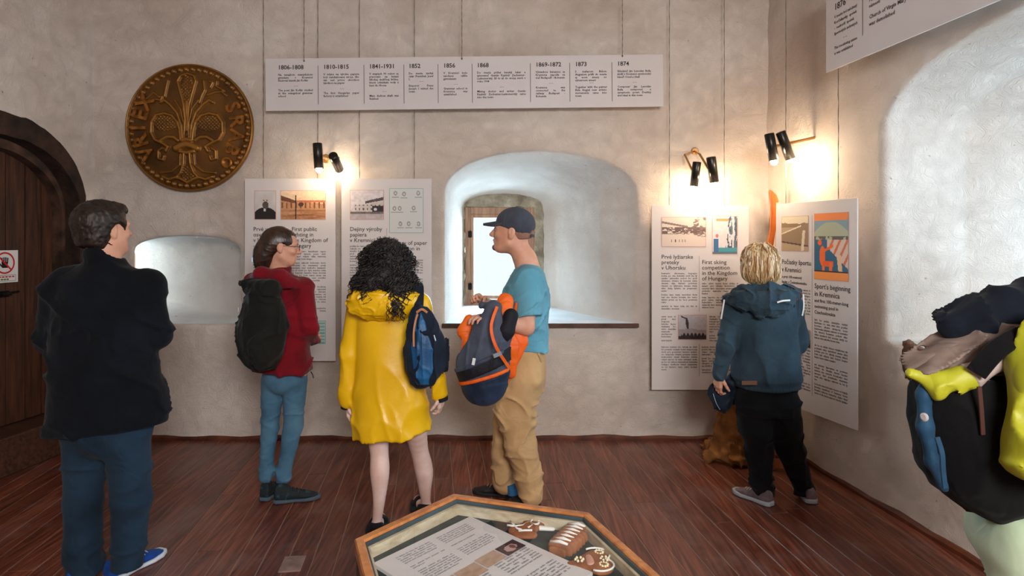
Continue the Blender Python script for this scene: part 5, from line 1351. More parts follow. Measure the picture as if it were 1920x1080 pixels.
        sobj('sandal_upper', Up, .0055, M_SAN, parent=w)
    # blue sling bag on the right shoulder
    M_NAVY = cloth('navy_cloth', (20, 26, 38), (30, 38, 52)); M_TEAL = mat('blue_nylon', (16, 66, 108), (30, 96, 146), rough=.5, scale=6, bump=.5, bscale=70); M_LEA = mat('tan_leather', (168, 106, 70), (190, 130, 92), rough=.6)
    pc = q(800, 655, -.20); bg = empty('shoulder_bag', q(795, 720, -.2)); tag(bg, 'blue and black teardrop bag hanging on the yellow raincoat', 'bag')
    def tear(p, g=0):
        t = (p-q(798, 650, -.20)); z = t[:, 2]; hw = np.interp(z, [-.21, -.19, -.12, -.02, .08, .15, .20, .215], [.03, .065, .098, .108, .086, .056, .028, .012])+g
        dp = np.interp(z, [-.21, -.15, 0, .12, .21], [.03, .065, .068, .05, .02])+g
        xc = np.interp(z, [-.21, -.1, .05, .21], [-.025, .012, .008, -.034])
        rho = ((np.abs((t[:, 0]-xc)/hw))**2.3+np.abs(t[:, 1]/dp)**2.3)**(1/2.3)
        return np.maximum((rho-1)*np.minimum(hw, dp), np.abs(z+.0)-.215-g)
    Bd = SDF(.01); Bd._b([q(798, 650, -.20)], .24); Bd.fn(tear); folds(Bd, [(.008, (14, 14, 5), None, True, None)], 8); sobj('bag_body', Bd, .0065, M_NAVY, parent=bg, pad=.0)
    Bl = SDF(.01); Bl._b([q(798, 650, -.25)], .23)
    def blue(p):
        t = (p-q(798, 650, -.20)); z = t[:, 2]; c = np.interp(z, [-.2, 0, .2], [.0, -.012, -.03]); hw = np.interp(z, [-.18, -.1, .0, .12, .18], [.02, .052, .056, .030, .012])
        return np.maximum(np.maximum(tear(p, .007), np.abs(t[:, 0]-c)-hw), np.maximum(t[:, 1]+.015, np.abs(z)-.185))
    Bl.fn(blue); Bl.disp(lambda p: -.006*ridge(p, (26, 20, 5), 91)-.004*ridge(p, (16, 16, 9), 92)); sobj('front_pocket', Bl, .005, M_TEAL, parent=bg, pad=0)
    strap([q(784, 584, -.21), q(786, 562, -.17), q(786, 540, -.11), q(784, 531, -.03)], .048, .006, [(0, -1, 0), (0, -1, .2), (0, -1, .8), (0, 0, 1)], 'shoulder_strap', M_NAVY, bg)
    strap([q(776, 650, -.275), q(776, 620, -.275), q(782, 592, -.245), q(790, 584, -.22)], .010, .004, [(0, -1, 0)]*4, 'leather_trim', M_LEA, bg)
    strap([q(781, 586, -.245), q(791, 580, -.25), q(801, 586, -.24)], .012, .004, [(0, -1, 0)]*3, 'leather_trim', M_LEA, bg)
    MB().box(q(815, 634, -.275), (unit((.3, 0, -1)), (0, 1, 0), unit((1, 0, .3))), (.016, .002, .003), .001).build('zip_pull', flatmat('zip_metal', (190, 190, 186), .3, .8), bg)
    m = MB(); m.tube([q(777, 712, -.24), q(783, 722, -.25), q(794, 722, -.25), q(800, 714, -.24)], .006, 6); m.tube([q(807, 708, -.20), q(808, 722, -.20), q(807, 728, -.20)], .004, 6); m.build('bottom_loop', M_BLK, bg)
woman_yellow()
# ---------------------------------------------------------------- man with the cap, facing left
def man_cap():
    Y0 = 3.76; k = F/Y0; px = lambda n: n/k
    q = lambda x, y, dy=0: Q(x, y, Y0+dy); zz = lambda y: q(0, y)[2]; xx = lambda x: q(x, 0)[0]
    base = np.array([xx(980), Y0, 0]); R = frame(math.radians(-82), math.radians(5)); hc = q(960, 434, .0); sc = 1.09
    B = SDF(.02); W = head_sdf(B, hc, R, sc, 1.05)
    B.chain([hc+R @ np.array([0, -.025, -.055]), q(985, 487, .0), q(990, 505, .0)], [.060, .060, .072], k=.04)
    B.loft([(zz(515), xx(988), Y0, .10, .13), (zz(600), xx(987), Y0, .10, .13), (zz(690), xx(983), Y0, .10, .12)], k=.05)
    aN = [q(992, 534, -.175), q(987, 614, -.235), q(928, 600, -.33)]; aF = [q(985, 530, .19), q(962, 598, .20), q(908, 566, .02)]
    B.cap(aN[0], aN[1], .048, .046, k=.02); B.cap(aN[1], aN[2], .043, .030, k=.015); B.cap(aN[1]+np.array([-.03, 0, .01]), aN[1]+np.array([-.09, -.03, .02]), .043, .038, k=.02)
    B.cap(aF[0], aF[1], .05, .042, k=.02); B.cap(aF[1], aF[2], .042, .027, k=.015)
    hand_sdf(B, aN[2], unit(aN[2]-aN[1]), (.2, .2, -1), -1, .5, 1.0)
    hand_sdf(B, aF[2], unit(aF[2]-aF[1]), (.1, -.5, -.8), 1, 1.05, .95)
    lN = [q(984, 705, -.085), q(973, 815, -.085), q(996, 925, -.09)]; lF = [q(972, 705, .085), q(950, 810, .09), q(944, 915, .10)]
    for l in (lN, lF): B.chain(l, [.075, .052, .036])
    m = person('person in a blue t-shirt, khaki trousers and a dark cap, looking left past the window', B, base,
               [(hc-[.16, .16, .23], hc+.16, .0042), (aF[2]-.15, aF[2]+.10, .0032), (aN[2]-.16, aN[2]+.12, .005), (np.array([B.lo[0], B.lo[1], .04]), np.array([B.hi[0], B.hi[1]+.02, hc[2]-.20]), .009)])
    face_parts(hc, R, sc, m)
    Wp = lambda x, y, z: hc+R @ (np.array([x, y, z])*sc)
    # close-cropped hair below the cap
    Hh_ = SDF(.02); Hh_.ell(Wp(0, -.014, .022), np.array((.0765, .0975, .0885))*sc, R=R); Hh_.ell(Wp(0, -.06, -.02), np.array((.060, .042, .055))*sc, R=R, k=.03)
    Hh_.fn(lambda p: (lambda t: t[:, 1]*-1+.030)((p-hc) @ R), .01, True)
    Hh_.fn(lambda p: (lambda t: t[:, 2]+.055+.2*t[:, 1])((p-hc) @ R), .01, True)
    for sx in (-1, 1): Hh_.ell(Wp(sx*.082, .0, -.012), (.022, .028, .036), R=R, k=.006, sub=True)
    sobj('cropped_hair', Hh_, .0045, mat('cropped_hair', (122, 88, 72), (150, 108, 88), rough=.8, scale=140, bump=.6, bscale=500), parent=m)
    # goatee
    G = SDF(.01); G.ell(Wp(0, .080, -.094), (.025, .023, .020), R=R); G.cap(Wp(-.02, .086, -.045), Wp(.02, .086, -.045), .005); sobj('beard', G, .004, mat('grey_brown_beard', (84, 64, 54), (120, 96, 82), rough=.9, scale=120, bump=.8, bscale=500), parent=m)
    # cap
    M_CAP = cloth('charcoal_cap', (56, 60, 68), (78, 82, 92), scale=6, wr=.012)
    K = SDF(.01); K.ell(Wp(0, -.016, .040), np.array((.088, .108, .094))*sc, R=R)
    K2 = SDF(.006); K2.ops = K.ops[:1]; K2._b([Wp(0, 0, .04)], .13)
    K2.fn(lambda p: (lambda t: (t[:, 2]-.010-.26*t[:, 1]))((p-hc) @ R), .006, True)
    K2.ell(Wp(0, -.118, .000), (.036, .03, .032), R=R, k=.004, sub=True)
    K2.disp(lambda p: (lambda t: .0022*np.exp(-(np.sin(3*np.arctan2(t[:, 0], t[:, 1]+.016))/.10)**2))((p-hc) @ R))
    co = sobj('cap', K2, .004, M_CAP, parent=m)
    Bm = SDF(.006); Bm._b([Wp(0, .13, .03)], .11)
    def brim(p):
        t = (p-hc) @ R; x, y, z = t[:, 0], t[:, 1], t[:, 2]
        zc = .050-.24*(y-.08)-3.0*x*x
        o_ = np.sqrt((x/.082)**2+((y-.080)/.095)**2)-1
        return np.maximum(np.maximum(o_*.06, np.abs(z-zc)*.9-.0065), .045-y)
    Bm.fn(brim); sobj('brim', Bm, .0038, M_CAP, parent=co, pad=0)
    MB().lathe(Wp(0, -.016, .133), R[:, 2], [(0, .009), (.004, .007), (.005, .002)], 12).build('button', M_CAP, co)
    strap([Wp(-.036, -.108, -.012), Wp(-.018, -.119, -.014), Wp(0, -.1225, -.015), Wp(.018, -.119, -.014), Wp(.036, -.108, -.012)], .016, .003, [R @ np.array([-.4, -1, 0]), R @ np.array([-.2, -1, 0]), R @ np.array([0, -1, 0]), R @ np.array([.2, -1, 0]), R @ np.array([.4, -1, 0])], 'adjuster_strap', M_CAP, co)
    # t-shirt
    M_T = cloth('teal_blue_jersey', (84, 140, 160), (106, 166, 186), scale=3, rough=.9, wr=.02)
    T = SDF(.03)
    T.loft([(zz(498), xx(991), Y0, px(18), .10), (zz(512), xx(989), Y0, px(30), .165), (zz(540), xx(985), Y0, px(41), .19), (zz(570), xx(983), Y0, px(45), .185), (zz(610), xx(985), Y0, px(42), .17), (zz(640), xx(987), Y0, px(38), .165), (zz(668), xx(988), Y0, px(36), .165)], k=.03)
    T.cap(q(990, 526, -.155), q(992, 586, -.215), px(25), px(26), k=.05); T.cap(q(985, 526, .16), q(970, 580, .19), px(22), px(22), k=.03)
    T.cut(q(990, 654), (-.05, 0, -1), .006)
    # sleeve hem: remove cloth of the sleeve under its hem
    T.fn(lambda p: np.maximum(np.maximum(p[:, 2]-zz(583), (p[:, 1]-Y0)+.200), zz(625)-p[:, 2]), .006, True)
    T.ell(q(983, 494, 0), (.085, .085, .035), sub=True, k=.008)
    folds(T, [(.007, (4, 6, 11), rot_axis((0, 1, 0), -.8), True, lambda p: np.clip((zz(530)-p[:, 2])/.08, 0, 1)), (.005, (8, 5, 6), rot_axis((0, 1, 0), -.4), True, None)], 81)
    sobj('t_shirt', T, .007, M_T, parent=m)
    # trousers
    M_K = cloth('khaki_cotton', (172, 136, 94), (200, 162, 116), scale=4, rough=.9, wr=.012, wscale=9)
    J = SDF(.03)
    J.loft([(zz(645), xx(986), Y0, px(35), .15), (zz(670), xx(984), Y0, px(38), .165), (zz(700), xx(978), Y0, px(43), .18), (zz(735), xx(974), Y0, px(42), .18)], k=.03)
    J.chain([q(978, 715, -.085), q(966, 775, -.09), q(976, 835, -.09), q(992, 890, -.09), q(997, 925, -.09)], [px(39), px(35), px(28), px(24), px(22)], k=.03)
    J.chain([q(970, 715, .085), q(955, 790, .09), q(948, 850, .09), q(946, 905, .10)], [px(37), px(30), px(26), px(23)], k=.03)
    J.cut((0, 0, .055), (0, 0, -1), .006)
    folds(J, [(.007, (8, 6, 15), rot_axis((0, 1, 0), .6), True, lambda p: .35+np.exp(-((p[:, 2]-.62)/.22)**2)), (.007, (7, 7, 17), rot_axis((0, 1, 0), -.4), True, lambda p: np.exp(-((p[:, 2]-.22)/.2)**2)), (.004, (5, 5, 4), None, False, None)], 91)
    sobj('trousers', J, .0075, M_K, parent=m)
    strap([q(1009, 662, -.155), q(1013, 668, -.155), q(1016, 678, -.145)], .012, .004, (0, -1, 0), 'belt_loop', M_K, m)
    # shoes, sock, bracelets
    M_SH = mat('brown_black_shoe', (30, 24, 22), (104, 66, 42), rough=.7, scale=22, bump=.5, bscale=120, mid=.58, wid=.1); M_S2 = flatmat('dark_sole', (26, 24, 24), .8)
    a = floor_pt(968, 931); b = floor_pt(888, 923); shoe('shoe', a, b, .075, .10, M_SH, M_S2, m, .10, laces=mat('tan_lace', (170, 120, 80), (190, 140, 96)))
    a = floor_pt(1012, 948); b = floor_pt(932, 951); shoe('shoe', a, b, .075, .10, M_SH, M_S2, m, .10, laces=M_BLK)
    MB().tube([q(960, 936, .05)+Z3*.09, q(962, 936, .05)+Z3*.03], [.036, .032], 12).build('sock', flatmat('blue_sock', (40, 92, 132), .9), m)
    d = unit(aF[2]-aF[1]); wp = aF[2]-d*.035
    for i, (c, nm) in enumerate((((60, 150, 118), 'green_band'), ((40, 44, 52), 'dark_band'))):
        MB().lathe(wp-d*.016*i, d, [(-.006, .029), (-.006, .0315), (.006, .0315), (.006, .029)], 20).build('wrist_band', flatmat(nm, c, .6), m)
    # backpack hanging over the forearm
    M_GREY = cloth('grey_nylon', (52, 58, 72), (78, 84, 98), scale=6, rough=.6); M_BLKN = cloth('black_nylon', (18, 18, 22), (32, 32, 38), rough=.6); M_OR = mat('orange_nylon', (222, 84, 14), (244, 110, 26), rough=.55, scale=5, bump=.4, bscale=90, wr=.02); M_NB = cloth('navy_nylon', (22, 30, 46), (44, 58, 80), rough=.5)
    dy = -.37
    bg = empty('backpack', q(912, 757, dy)); tag(bg, 'orange, grey and black backpack draped over the forearm of the person in the cap', 'backpack')
    P = SDF(.03); c0 = q(912, 680, dy)
    P.chain([q(925, 580, dy), q(920, 630, dy), q(906, 685, dy), q(908, 718, dy)], [.045, .095, .128, .118], k=.05, flat=((0, 1, 0), 1.6))
    P.cap(q(905, 572, dy+.03), q(932, 575, dy+.03), .018, .03, k=.03)
    P.disp(lambda p: -.010*ridge(p @ rot_axis((0, 1, 0), .12), (24, 12, 2.0), 3)*np.clip((p[:, 2]-zz(690))/.1, 0, 1)-.005*ridge(p, (9, 9, 9), 4))
    P0 = P
    sobj('front_panel', P, .006, M_GREY, parent=bg)
    def shell(name, f, g, m_, h=.006):
        s_ = SDF(.0); s_.lo = P.lo-.06; s_.hi = P.hi+.06; s_.fn(lambda p: np.maximum(P(p)-g, f(p))); sobj(name, s_, h, m_, parent=bg, pad=.0)
    # local picture coordinates (pixels at the bag's depth)
    kb = F/(Y0+dy); PX = lambda p: CX+p[:, 0]*kb; PY = lambda p: HY+(CH-p[:, 2])*kb
    band = lambda p: PY(p)-(742-.36*(PX(p)-862))*1.0
    o_ = lambda p, y0, y1, sl: np.maximum((y0-sl*(PX(p)-860))-PY(p), PY(p)-(y1-sl*(PX(p)-860)))/kb
    shell('black_pocket', lambda p: np.maximum(o_(p, 690, 716, .42), (PX(p)-962)/kb), .007, M_BLKN)
    shell('grey_piping', lambda p: np.maximum(o_(p, 687, 695, .42), (PX(p)-945)/kb), .012, M_GREY, .005)
    shell('orange_piping', lambda p: np.maximum(o_(p, 715, 722, .30), (PX(p)-955)/kb), .012, M_OR, .005)
    shell('bottom_compartment', lambda p: o_(p, 722, 800, .30), .005, M_NB)
    # orange side panels and back panel with black mesh
    O = SDF(.02); O.chain([q(948, 565, dy+.10), q(940, 605, dy+.05), q(955, 650, dy+.06), q(958, 700, dy+.08)], [.045, .05, .05, .03], k=.03, flat=((0, 1, 0), 1.5)); O.chain([q(975, 572, dy+.14), q(972, 640, dy+.14), q(948, 720, dy+.12)], [.03, .05, .015], k=.02, flat=((0, 1, 0), 2.2))
    O.chain([q(880, 600, dy+.06), q(872, 622, dy+.05), q(876, 630, dy+.05)], [.03, .035, .02], k=.03, flat=((0, 1, 0), 1.6)); O.chain([q(876, 640, dy+.04), q(870, 680, dy+.03)], [.03, .03], k=.02)
    O.disp(lambda p: -.005*ridge(p, (10, 10, 7), 6)); sobj('orange_panel', O, .007, M_OR, parent=bg)
    K_ = SDF(.02); K_.chain([q(958, 592, dy-.01), q(948, 622, dy-.03), q(945, 636, dy-.03)], [.040, .045, .022], k=.02, flat=((0, 1, 0), 1.8)); sobj('back_mesh', K_, .007, M_BLKN, parent=bg)
    strap([q(932, 575, dy-.09), q(921, 612, dy-.13), q(930, 650, dy-.15), q(955, 690, dy-.10)], .016, .006, [(0, -1, 0)]*4, 'orange_webbing', M_OR, bg)
    strap([q(925, 668, dy-.155), q(940, 662, dy-.14)], .022, .007, [(0, -1, 0)]*2, 'buckle', flatmat('grey_buckle', (120, 120, 126), .5), bg)
    MB().box(q(888, 678, dy-.105), (unit((.2, 0, 1)), (0, 1, 0), unit((1, 0, -.2))), (.018, .002, .008), .001).build('logo_patch', flatmat('patch_white', (210, 210, 212), .5), bg)
man_cap()
# ---------------------------------------------------------------- blonde woman in the hoodie
def woman_blonde():
    Y0 = 3.9; k = F/Y0; px = lambda n: n/k
    q = lambda x, y, dy=0: Q(x, y, Y0+dy); zz = lambda y: q(0, y)[2]; xx = lambda x: q(x, 0)[0]
    base = np.array([xx(1450), Y0, 0]); R = frame(math.radians(12), math.radians(-4)); hc = q(1425, 494, .02); sc = .96
    B = SDF(.02); head_sdf(B, hc, R, sc, .93); B.cap(hc+R @ np.array([0, -.02, -.06]), q(1428, 545), .047, .055, k=.04)
    B.loft([(zz(560), xx(1430), Y0, .13, .06), (zz(660), xx(1436), Y0, .13, .08), (zz(740), xx(1440), Y0, .14, .09)], k=.05)
    aL = [q(1377, 572), q(1361, 650, -.05), q(1350, 702, -.02)]; aR = [q(1484, 572), q(1494, 640, .06), q(1466, 640, .30)]
    for a in (aL, aR): B.chain(a, [.036, .030, .022])
    hand_sdf(B, aL[2]+Z3*.004, (-.15, .15, -1), (.9, .4, 0), 1, .55, .95); hand_sdf(B, aR[2], (-1, .6, .1), (0, -.4, -1), 1, .5, .9)
    lL = [q(1413, 760), q(1424, 845, .02), q(1430, 925, .0)]; lR = [q(1468, 760), q(1482, 845, .03), q(1506, 916, .03)]
    for l in (lL, lR): B.chain(l, [.065, .045, .03])
    w = person('person with blonde bobbed hair in a blue hoodie and black trousers, standing in the corner', B, base,
               [(hc-[.15, .15, .21], hc+.15, .0045), (aL[2]-.14, aL[2]+.08, .0034), (np.array([B.lo[0], B.lo[1], .03]), np.array([B.hi[0], B.hi[1]+.02, hc[2]-.18]), .012)])
    face_parts(hc, R, sc, w)
    # hair
    Wp = lambda x, y, z: hc+R @ (np.array([x, y, z])*sc)
    H = SDF(.03); H.ell(Wp(0, -.015, .030), (.100, .112, .098), R=R); H.ell(Wp(0, -.035, -.052), (.108, .088, .090), R=R, k=.05)
    H.fn(lambda p: (lambda t: -(t[:, 1]-.055))((p-hc) @ R), .02, True)
    H.fn(lambda p: (lambda t: t[:, 2]+.132)((p-hc) @ R), .01, True)
    H.disp(lambda p: -.006*ridge((p-hc) @ R, (36, 30, 5), 14)-.003*ridge((p-hc) @ R, (80, 80, 10), 16))
    ho = sobj('blonde_hair', H, .0045, mat('blonde_hair', (150, 104, 58), (226, 196, 146), rough=.42, scale=16, bump=.7, bscale=110, bdist=.003, stretch=(1, 1, .12), wid=.4), parent=w)
    rg = np.random.RandomState(9); roots = []; 
    for _ in range(330):
        a = rg.uniform(-2.5, 2.5)-math.pi/2; e = rg.uniform(.15, 1.45); d = np.array([math.cos(a)*math.cos(e), math.sin(a)*math.cos(e), math.sin(e)])
        roots.append(hc+R @ (np.array([0, -.015, .030])+d*np.array([.098, .110, .096])))
    def step(p, i, li, st):
        t = (p-hc) @ R
        if 'ph' not in st: st['ph'] = rg.uniform(0, 6.28); st['am'] = rg.uniform(.0015, .005)
        # slide down over the hair surface
        c = np.array([0, -.02, .02]); 
        g = np.array([H((p+np.eye(3)[j]*.002)[None])[0]-H((p-np.eye(3)[j]*.002)[None])[0] for j in range(3)]); g = unit(g); d = H(p[None])[0]
        v = np.array([0, 0, -1.]); v = v-g*np.dot(v, g); v = unit(v+1e-6)
        sd = np.cross(g, v); nx = p+v*.019-g*(d-.003)+sd*math.sin(st['ph']+i*.7)*st['am']
        if nx[2] < hc[2]-.140: nx = p+np.array([0, 0, -.003])+v*.002
        return nx
    hairlocks(roots, step, 'hair_strands', M_HAIR, ho, [srgb(228, 204, 162), srgb(206, 172, 122), srgb(176, 128, 78), srgb(236, 218, 186), srgb(140, 92, 52)], nseg=10, r0=.0062, seed=4, nside=5, flat=.45)
    # hoodie
    M_HD = cloth('teal_blue_sweat', (32, 46, 55), (54, 72, 84), scale=4, rough=.95, wr=.012)
    C = SDF(.03)
    C.loft([(zz(538), xx(1428), Y0, px(28), .08), (zz(552), xx(1429), Y0, px(52), .11), (zz(580), xx(1431), Y0, px(62), .135), (zz(640), xx(1435), Y0, px(62), .145), (zz(690), xx(1438), Y0, px(62), .155), (zz(708), xx(1439), Y0, px(63), .16), (zz(716), xx(1439), Y0, px(58), .15), (zz(745), xx(1440), Y0, px(57), .15)], k=.03)
    C.cap(q(1385, 560), q(1478, 558), px(17), px(17), k=.05); C.chain(aL, [px(21), px(18), px(14)], k=.03); C.chain(aR, [px(21), px(18), px(14)], k=.03)
    C.cap(aL[2]+Z3*.02, aL[2]-Z3*.005, px(12), px(11.5), k=.01)
    C.cut(q(1440, 726), (.02, 0, -1), .006)
    folds(C, [(.009, (7, 6, 2.6), rot_axis((0, 1, 0), .15), True, lambda p: np.clip((zz(590)-p[:, 2])/.1, 0, 1)*np.clip((p[:, 2]-zz(718))/.05, 0, 1)), (.006, (9, 9, 16), rot_axis((0, 1, 0), .5), True, lambda p: np.clip((xx(1385)-p[:, 0])/.05, 0, 1)), (.003, (7, 7, 7), None, False, None)], 101)
    C.disp(lambda p: .0018*np.sin(p[:, 0]*520)*np.clip(1-np.abs(p[:, 2]-zz(722))/.022, 0, 1))
    sobj('hoodie', C, .0075, M_HD, parent=w)
    Hd = SDF(.025); Hd.chain([q(1368, 562, -.04), q(1392, 563, -.12), q(1430, 568, -.165), q(1468, 562, -.13), q(1492, 553, -.03)], [.035, .055, .062, .055, .035], k=.04)
    Hd.chain([q(1380, 548, .0), q(1405, 546, -.07), q(1440, 545, -.09), q(1475, 545, -.02)], [.035, .040, .040, .035], k=.03); Hd.chain([q(1425, 580, -.17), q(1462, 578, -.16)], [.045, .045], k=.03)
    Hd.cap(q(1366, 558, -.03), q(1356, 563, -.03), .025, .012, k=.02)
    folds(Hd, [(.008, (12, 12, 26), rot_axis((0, 1, 0), .25), True, None), (.003, (22, 22, 30), None, True, None)], 111)
    sobj('hood', Hd, .006, M_HD, parent=w)
    M_FUR = mat('dark_fleece', (60, 40, 34), (88, 60, 50), rough=1, scale=60, bump=1, bscale=160, bdist=.006)
    Fz = SDF(.01); Fz.chain([q(1488, 545, -.045), q(1496, 552, -.075), q(1489, 563, -.115)], [.016, .018, .014]); Fz.disp(lambda p: -.004*noise3(p, (90, 90, 90), 2)); sobj('hood_lining', Fz, .005, M_FUR, parent=w)
    M_W = flatmat('drawstring_white', (214, 210, 204), .8)
    strap([q(1457, 567, -.245), q(1468, 564, -.240), q(1481, 563, -.205)], .010, .005, [(0, -1, 0)]*3, 'drawstring', M_W, w); strap([q(1506, 552, -.06), q(1507, 575, -.09), q(1504, 592, -.09)], .009, .005, [(0, -1, 0)]*3, 'drawstring', M_W, w)
    strap([q(1358, 562, -.08), q(1355, 580, -.085), q(1352, 598, -.075)], .009, .005, [(0, -1, 0)]*3, 'drawstring', M_W, w)
    MB().box(q(1405, 718, -.165), np.eye(3), (.045, .003, .012), .001).build('leather_patch', flatmat('brown_patch', (98, 62, 42), .7), w)
    # trousers
    M_TR = cloth('black_trousers', (10, 11, 14), (18, 19, 22), scale=4, rough=.9, wr=.01)
    J = SDF(.03); J.loft([(zz(712), xx(1438), Y0, px(48), .12), (zz(745), xx(1438), Y0, px(52), .13), (zz(770), xx(1440), Y0, px(47), .12)], k=.04)
    J.chain([lL[0], q(1418, 800, .0), lL[1], q(1431, 922, .0)], [px(31), px(28), px(23), px(20)], k=.05); J.chain([lR[0], q(1472, 800, .01), lR[1], q(1507, 914, .03)], [px(31), px(28), px(22), px(19)], k=.05); J.cut((0, 0, .035), (0, 0, -1), .006)
    folds(J, [(.006, (7, 7, 14), None, True, None), (.008, (8, 8, 22), rot_axis((0, 1, 0), .3), True, lambda p: np.exp(-((p[:, 2]-.12)/.1)**2))], 121)
    sobj('trousers', J, .0075, M_TR, parent=w)
    M_SN = mat('mauve_trainer', (92, 78, 84), (122, 104, 108), rough=.8, scale=30, bump=.5, bscale=150); M_SS = flatmat('pale_sole', (158, 164, 172), .7)
    a = floor_pt(1447, 950); b = floor_pt(1377, 922); shoe('shoe', a, b, .08, .095, M_SN, M_SS, w, .095, .026, laces=flatmat('pale_lace', (190, 170, 160), .8))
    a = floor_pt(1523, 946); b = floor_pt(1497, 915); shoe('shoe', a, a+unit(b-a)*.25, .08, .095, M_SN, M_SS, w, .095, .026, laces=M_BLK)
    # small dark blue pouch in the left hand
    M_PO = cloth('dark_blue_nylon', (16, 24, 34), (28, 42, 58), rough=.5, bump=.5)
    pb = empty('pouch', q(1352, 773, -.02)); tag(pb, 'small dark blue bag held low by the blonde person', 'bag')
    P = SDF(.02); P.chain([q(1362, 722, .09), q(1352, 738, .07), q(1355, 756, .06)], [.05, .075, .06], k=.03, flat=((0, 1, 0), 1.7)); P.cap(q(1378, 708, .08), q(1380, 740, .07), .04, .05, k=.03, flat=((0, 1, 0), 1.7)); folds(P, [(.007, (14, 14, 9), None, True, None)], 6)
    sobj('pouch_body', P, .006, M_PO, parent=pb)
    strap([q(1337, 738, .02), q(1343, 756, .012), q(1350, 768, .025)], .005, .004, [(0, -1, 0)]*3, 'piping', flatmat('grey_piping2', (128, 140, 152), .6), pb)
woman_blonde()
# ---------------------------------------------------------------- person in the lime jacket at the right edge
def person_lime():
    Y0 = 1.9; k = F/Y0; px = lambda n: n/k
    q = lambda x, y, dy=0: Q(x, y, Y0+dy); zz = lambda y: q(0, y)[2]; xx = lambda x: q(x, 0)[0]
    base = np.array([xx(1960), Y0, 0]); R = frame(math.radians(80)); hc = q(2040, 395, .0)
    B = SDF(.02); head_sdf(B, hc, R, 1.0, 1.0); B.cap(hc+R @ np.array([0, -.02, -.06]), q(2005, 560), .055, .07, k=.04)
    B.loft([(zz(600), xx(1985), Y0, .09, .14), (zz(800), xx(1975), Y0, .10, .13), (zz(1000), xx(1950), Y0, .11, .13)], k=.05)
    aN = [q(1990, 640, -.20), q(1945, 845, -.22), q(2050, 960, -.20)]; aF = [q(1990, 640, .20), q(1975, 845, .22), q(2060, 880, .18)]
    for a in (aN, aF): B.chain(a, [.045, .040, .028])
    hand_sdf(B, aN[2], (1, 0, -.2), (0, 1, 0), 1, .4); hand_sdf(B, aF[2], (1, 0, -.2), (0, -1, 0), -1, .4)
    lN = [q(1950, 1040, -.09), q(1975, 1240, -.09), q(1965, 1420, -.09)]; lF = [q(1950, 1040, .09), q(1975, 1240, .09), q(1955, 1420, .09)]
    for l in (lN, lF): B.chain(l, [.08, .055, .04])
    w = person('person in a lime jacket and pale green trousers, cut off by the right edge', B, base, [(hc-.17, hc+.17, .006), (np.array([B.lo[0], B.lo[1], .03]), np.array([B.hi[0], B.hi[1]+.02, hc[2]-.16]), .011)])
    face_parts(hc, R, 1.0, w)
    H = SDF(.02); Wp = lambda x, y, z: hc+R @ np.array([x, y, z])
    H.ell(Wp(0, -.018, .034), (.086, .106, .092), R=R); H.fn(lambda p: (lambda t: np.maximum(-(t[:, 1]-.055), t[:, 2]-.07))((p-hc) @ R), .01, True); H.fn(lambda p: (lambda t: t[:, 2]+.06)((p-hc) @ R), .01, True)
    sobj('hair', H, .007, mat('hair_brown_short', (44, 30, 22), (78, 54, 40), rough=.5, scale=60, bump=.8, bscale=200), parent=w)
    M_LM = mat('lime_shell', (150, 150, 22), (182, 180, 44), rough=.5, scale=3, bump=.25, bscale=60, wr=.02, wscale=6)
    C = SDF(.03)
    C.loft([(zz(575), xx(1992), Y0, px(50), .10), (zz(620), xx(1980), Y0, px(90), .18), (zz(700), xx(1967), Y0, px(104), .21), (zz(820), xx(1962), Y0, px(104), .215), (zz(900), xx(1962), Y0, px(100), .21), (zz(985), xx(1962), Y0, px(98), .215)], k=.04)
    C.chain([q(1985, 645, -.20), q(1947, 840, -.235), q(2040, 950, -.20)], [px(56), px(56), px(40)], k=.03); C.chain(aF, [px(52), px(46), px(36)], k=.04)
    C.cut(q(1960, 972), (-.30, 0, -1), .01)
    folds(C, [(.012, (3.5, 5, 7), rot_axis((0, 1, 0), .6), True, None), (.010, (7, 7, 12), rot_axis((0, 1, 0), -.5), True, lambda p: np.exp(-((p[:, 2]-zz(830))/.15)**2)), (.006, (6, 6, 3), None, False, None)], 131)
    sobj('jacket', C, .009, M_LM, parent=w)
    M_PT = mat('pale_green_trousers', (176, 196, 160), (198, 214, 182), rough=.7, scale=3, bump=.25, bscale=70, wr=.03, wscale=5)
    J = SDF(.03); J.ell(q(1945, 1010), (px(118), .19, px(75)))
    J.chain(lN, [px(92), px(64), px(52)], k=.05); J.chain(lF, [px(92), px(64), px(52)], k=.05); J.cut((0, 0, .07), (0, 0, -1), .006); J.cut(q(0, 935), (0, 0, 1), .02)
    folds(J, [(.012, (5, 5, 12), rot_axis((0, 1, 0), -.4), True, None), (.006, (8, 8, 3), None, True, None)], 141); sobj('trousers', J, .010, M_PT, parent=w)
    for dy in (-.09, .09): a = q(1935, 1457, dy); a[2] = 0; shoe('shoe', a, a+np.array([.28, .03, 0]), .08, .10, M_BLK, M_BLK, w, .11)
    # backpack
    M_BK = cloth('black_pack_cloth', (9, 9, 10), (17, 16, 17), scale=5, rough=.9, wr=.015); M_BB = cloth('blue_pack_cloth', (24, 48, 68), (38, 72, 98), rough=.6)
    bp = empty('backpack', q(1830, 958, 0)); tag(bp, 'large black backpack with a blue edge, worn over the lime jacket', 'backpack')
    P = SDF(.03); P.loft([(zz(700), xx(1805), Y0, px(68), .12), (zz(740), xx(1806), Y0, px(76), .145), (zz(800), xx(1806), Y0, px(76), .15), (zz(870), xx(1815), Y0, px(70), .15), (zz(925), xx(1830), Y0, px(58), .14), (zz(958), xx(1852), Y0, px(34), .11)], n=3)
